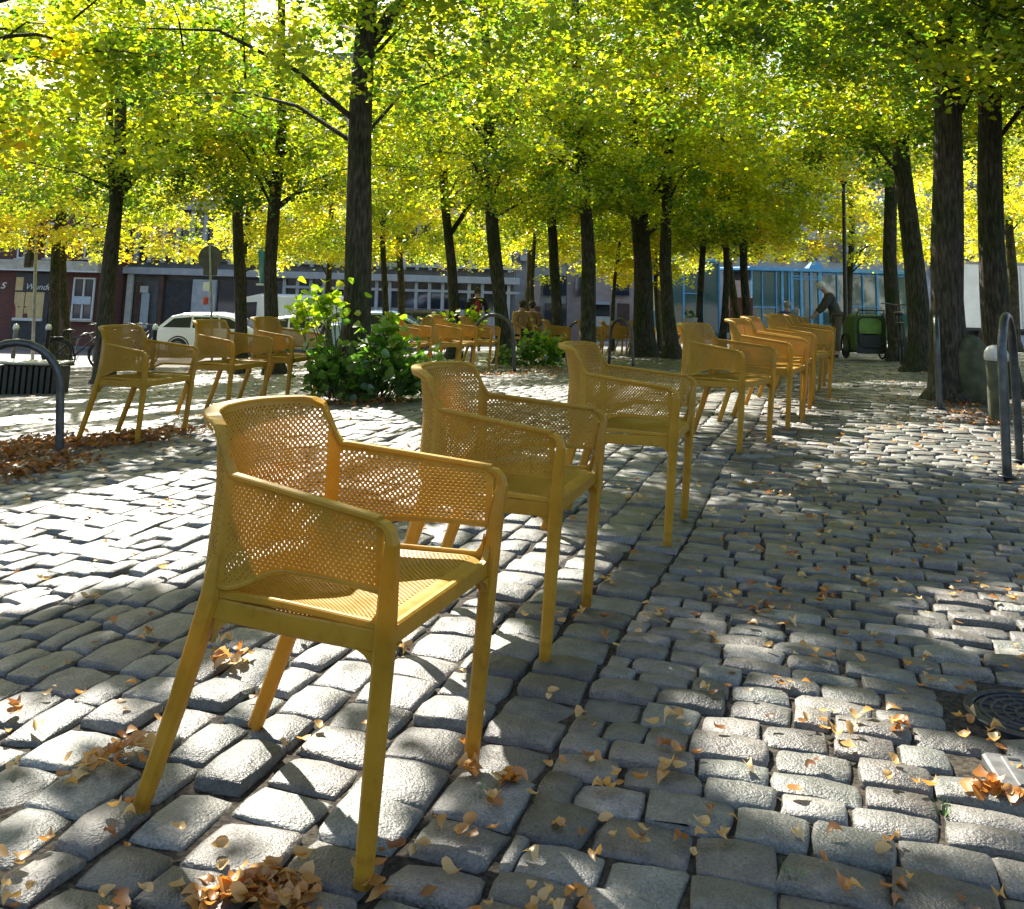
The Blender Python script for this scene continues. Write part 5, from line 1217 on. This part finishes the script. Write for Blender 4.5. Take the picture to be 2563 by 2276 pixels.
# seated people
def seated(fwd_sign=1): return dict(pelvis=(0, .05, .50), chest=(0, .10, .90), neck=(0, .07, 1.06), head=(0, .03, 1.17), shL=(-.19, .08, .98), elL=(-.25, -.02, .74), wrL=(-.14, -.22, .66), shR=(.19, .08, .98), elR=(.25, -.02, .74), wrR=(.14, -.22, .66),
         hipL=(-.09, .02, .50), knL=(-.11, -.38, .50), anL=(-.11, -.36, .09), hipR=(.09, .02, .50), knR=(.11, -.38, .50), anR=(.11, -.42, .09), fwd=(0, -.14, 0))
def sit(u, d, rz, label, coat, hair, **k):
    p = col(u, d); person(p, rz, label, seated(), coat, DKT, hair, SHO, **k)
    c, s = math.cos(rz), math.sin(rz); yw = rz-math.pi/2; x = p.x-.05*s*-1*0; y = p.y
    return p
for u, d, rz, lb, cl, hr in ((1307, 24, .6, 'seated person with dark hair left of the other, in a tan jacket', TANC, DKH), (1327, 24.8, -.5, 'seated person with dark hair in a brown jacket, right of the tan one', cloth('brown_jacket', (.14, .08, .04)), DKH), (1975, 25, 2.4, 'seated person in a blue jacket with a grey backpack', BLUEC, pm('grey_hair', (.25, .25, .26), (.35, .35, .36), 40, .7))):
    p = sit(u, d, rz, lb, cl, hr)
    q = dup(chair0, p, rz-math.pi/2, 'yellow armchair under the '+lb.split(',')[0].replace(' left of the other', ''), GC)
# grey backpack on the blue person's back
p = col(1990, 24.7); t = thing('backpack', 'grey backpack with a white strap on the blue jacket', 'backpack', (p.x, p.y, p.z+.62), .8)
BP = cloth('backpack_cloth', (.16, .16, .165)); mb = MB(); mb.bbox((0, 0, .22), (.34, .2, .46), .09); mb.obj('bag', BP, t, True); MB().bbox((0, -.12, .14), (.24, .07, .22), .03).obj('front_pocket', DARKM, t); MB().bar([(-.12, -.1, .02), (-.05, -.14, .25), (.02, -.12, .46), (.06, 0, .5)], .03, .012, up=(0, -1, 0)).obj('strap', WHITE, t)

# ------------------------------------------------------------------ fallen leaves
def ground_spots(n):
    out = []
    while len(out) < n:
        y = 1.75+rng.random()**1.7*13; x = rng.uniform(-.56*y-.2, .56*y+.2)
        s = x*E2[0]+y*E2[1]
        dens = .9 if s > -.7 else .42
        dens *= .45+.55*(field(np.array(x*1.1), np.array(y*1.1)) > .1)
        if rng.random() < dens:
            out.append((x, y))
            if rng.random() < .25:
                for _ in range(rng.integers(1, 5)): out.append((x+rng.normal(0, .035), y+rng.normal(0, .035)))
    return np.array(out)
G = ground_spots(2000)
G = np.column_stack([G, gz(G[:, 0], G[:, 1])+rng.uniform(.006, .016, len(G))])
su, sv2 = pr(G); inn = (su > 0) & (su < 2563) & (sv2 < 2276); dd = np.hypot(G[:, 0], G[:, 1])
sz = rng.uniform(.020, .042, len(G)); tn = np.where(rng.random(len(G)) < .45, rng.uniform(.72, 1, len(G)), rng.uniform(.1, .8, len(G)))
o_ = np.argsort(-(sz/dd)*inn)[:230]; ind = np.zeros(len(G), bool); ind[o_] = True
lib = []
for k in range(24):
    tv_ = (k+.5)/24; lib.append((tv_, leaf_mesh('fallen_leaf', np.zeros((1, 3)), np.array([.05]), np.array([tv_]), (FINE, FINEF), DRY, .12, np.array([rng.uniform(.2, 1.0)]))))
ZONE = [('beside the feet of the nearest armchair', -.45, 2.35, .55), ('under the second armchair', .1, 3.5, .5), ('near the third armchair', .75, 4.8, .6), ('close to the round iron cover', 1.3, 2.75, .5),
        ('near the square metal plate at the right edge', 1.15, 2.2, .45), ('in front of the nearest armchair at the lower edge', .35, 1.95, .35), ('on the setts at the lower left corner', -1.0, 2.2, .5), ('on the sunlit setts left of the nearest armchair', -1.9, 4.5, 1.2),
        ('in the shaded setts right of the second armchair', 1.0, 3.8, .8), ('before the dark hoop at the right', 2.4, 5.3, 1.0), ('along the right side of the chair row', 2.6, 7.5, 1.6), ('on the setts in front of the leafy shrub', -.9, 7, 1.4), ('on the right lower setts', .75, 2.4, .45), ('on the gutter row between the first two chairs', .15, 2.85, .3), ('on the sunny setts left of the iron cover', .9, 2.75, .25), ('on the setts just right of the nearest chair', .35, 2.4, .25), ('on the shaded setts above the iron cover', 1.5, 3.4, .4), ('on the setts at the lower right corner', .95, 1.95, .25), ('behind the rear legs of the nearest armchair', -.75, 2.9, .35), ('at the left edge below the leaf bed', -1.4, 3.2, .5)]
def leaf_zone(p): return min(ZONE, key=lambda z: math.hypot(p[0]-z[1], p[1]-z[2])/z[3])[0]
def leaf_col(tv_, sc): return ('big ' if sc > .85 else ('small ' if sc < .6 else ''))+('pale tan' if tv_ > .85 else 'yellowish tan' if tv_ > .72 else 'orange' if tv_ > .5 else 'reddish brown' if tv_ > .25 else 'dark brown')+' curled leaf '
def leaf_name(tv_): return 'pale tan curled leaf lying on the cobbles' if tv_ > .72 else ('orange brown curled leaf lying on the cobbles' if tv_ > .3 else 'dark brown dry leaf lying on the cobbles')
for i in o_:
    k = int(min(23, tn[i]*24)); o = link('fallen_leaf', lib[k][1], None, tuple(G[i])); sc = sz[i]/.05
    o.scale = (sc, sc, sc*rng.uniform(.8, 1.4)); o.rotation_euler = (rng.normal(0, .14), rng.normal(0, .14), rng.uniform(0, 6.28))
    tag(o, leaf_col(lib[k][0], sc)+leaf_zone(G[i]), 'leaf', 'single leaves scattered over the cobbles')
r_ = ~ind
tag(link('leaf_litter', leaf_mesh('leaf_litter', G[r_], sz[r_], tn[r_], (FINE, FINEF), DRY, .2, rng.uniform(.1, .8, r_.sum()))), kind='stuff')
def heap(pts, n, spread, hgt, lo, hi, name, s0=.034, s1=.06):
    c = np.array(pts)[rng.integers(0, len(pts), n)]; P = np.column_stack([c+rng.normal(0, 1, (n, 2))*np.array(spread), np.zeros(n)])
    P[:, 2] = gz(P[:, 0], P[:, 1])+rng.random(n)**1.5*hgt+.004
    ok = rng.random(n) < 1
    tag(link(name, leaf_mesh(name, P, rng.uniform(s0, s1, n), rng.uniform(lo, hi, n), (FINE, FINEF), DRY, .38, rng.uniform(.2, 1, n))), kind='stuff')
g2 = lambda u, v: tuple(at(u, v))[:2]
heap([g2(u, v) for u, v in ((20, 1150), (60, 1130), (120, 1165), (20, 1190), (180, 1120), (250, 1105), (90, 1110), (320, 1100), (400, 1095))], 1300, (.15, .2), .04, .02, .36, 'leaf_pile')
heap([g2(u, v) for u, v in ((590, 2240), (640, 2225), (680, 2210), (730, 2225), (770, 2240), (560, 2262), (660, 2262), (720, 2265))], 130, (.03, .018), .022, .35, .85, 'leaf_pile', .024, .042)
heap([g2(u, v) for u, v in ((2470, 1975), (2510, 1990), (2550, 2000))], 26, (.025, .012), .02, .35, .7, 'leaf_pile', .03, .045)
heap([g2(u, v) for u, v in ((1265, 1965), (1285, 1950), (1180, 1925))], 16, (.012, .010), .02, .4, .95, 'leaf_pile', .03, .05)
heap([g2(u, v) for u, v in ((280, 1900), (320, 1880), (240, 1930), (590, 1640), (560, 1660))], 40, (.03, .025), .02, .3, .95, 'leaf_pile', .03, .05)
heap([g2(u, v) for u, v in ((880, 1010), (780, 1000), (980, 1005), (1100, 950), (1250, 940), (1330, 935), (1400, 925), (2450, 1040), (2500, 1060), (2420, 1015))], 560, (.28, .18), .03, .0, .36, 'leaf_pile', .03, .055)
GRASS = pm('grass_blade', (.05, .12, .02), (.10, .20, .03), 20, .7)
for (u, v) in ((2365, 2030), (1205, 1985), (1980, 2190)):
    mb = MB(); p = at(u, v)
    for k in range(26):
        a = rnd.uniform(0, 6.28); r = rnd.uniform(0, .02); e = rnd.uniform(.012, .03); q = Vector((r*math.cos(a), r*math.sin(a), -.01)); w3 = Vector((-math.sin(a), math.cos(a), 0))*.0016
        mb.add([q-w3, q+w3, q+Vector((e*.8*math.cos(a), e*.8*math.sin(a), e))], [(0, 1, 2)])
    tag(mb.obj('weed_tuft', GRASS, None, False, p), kind='stuff')
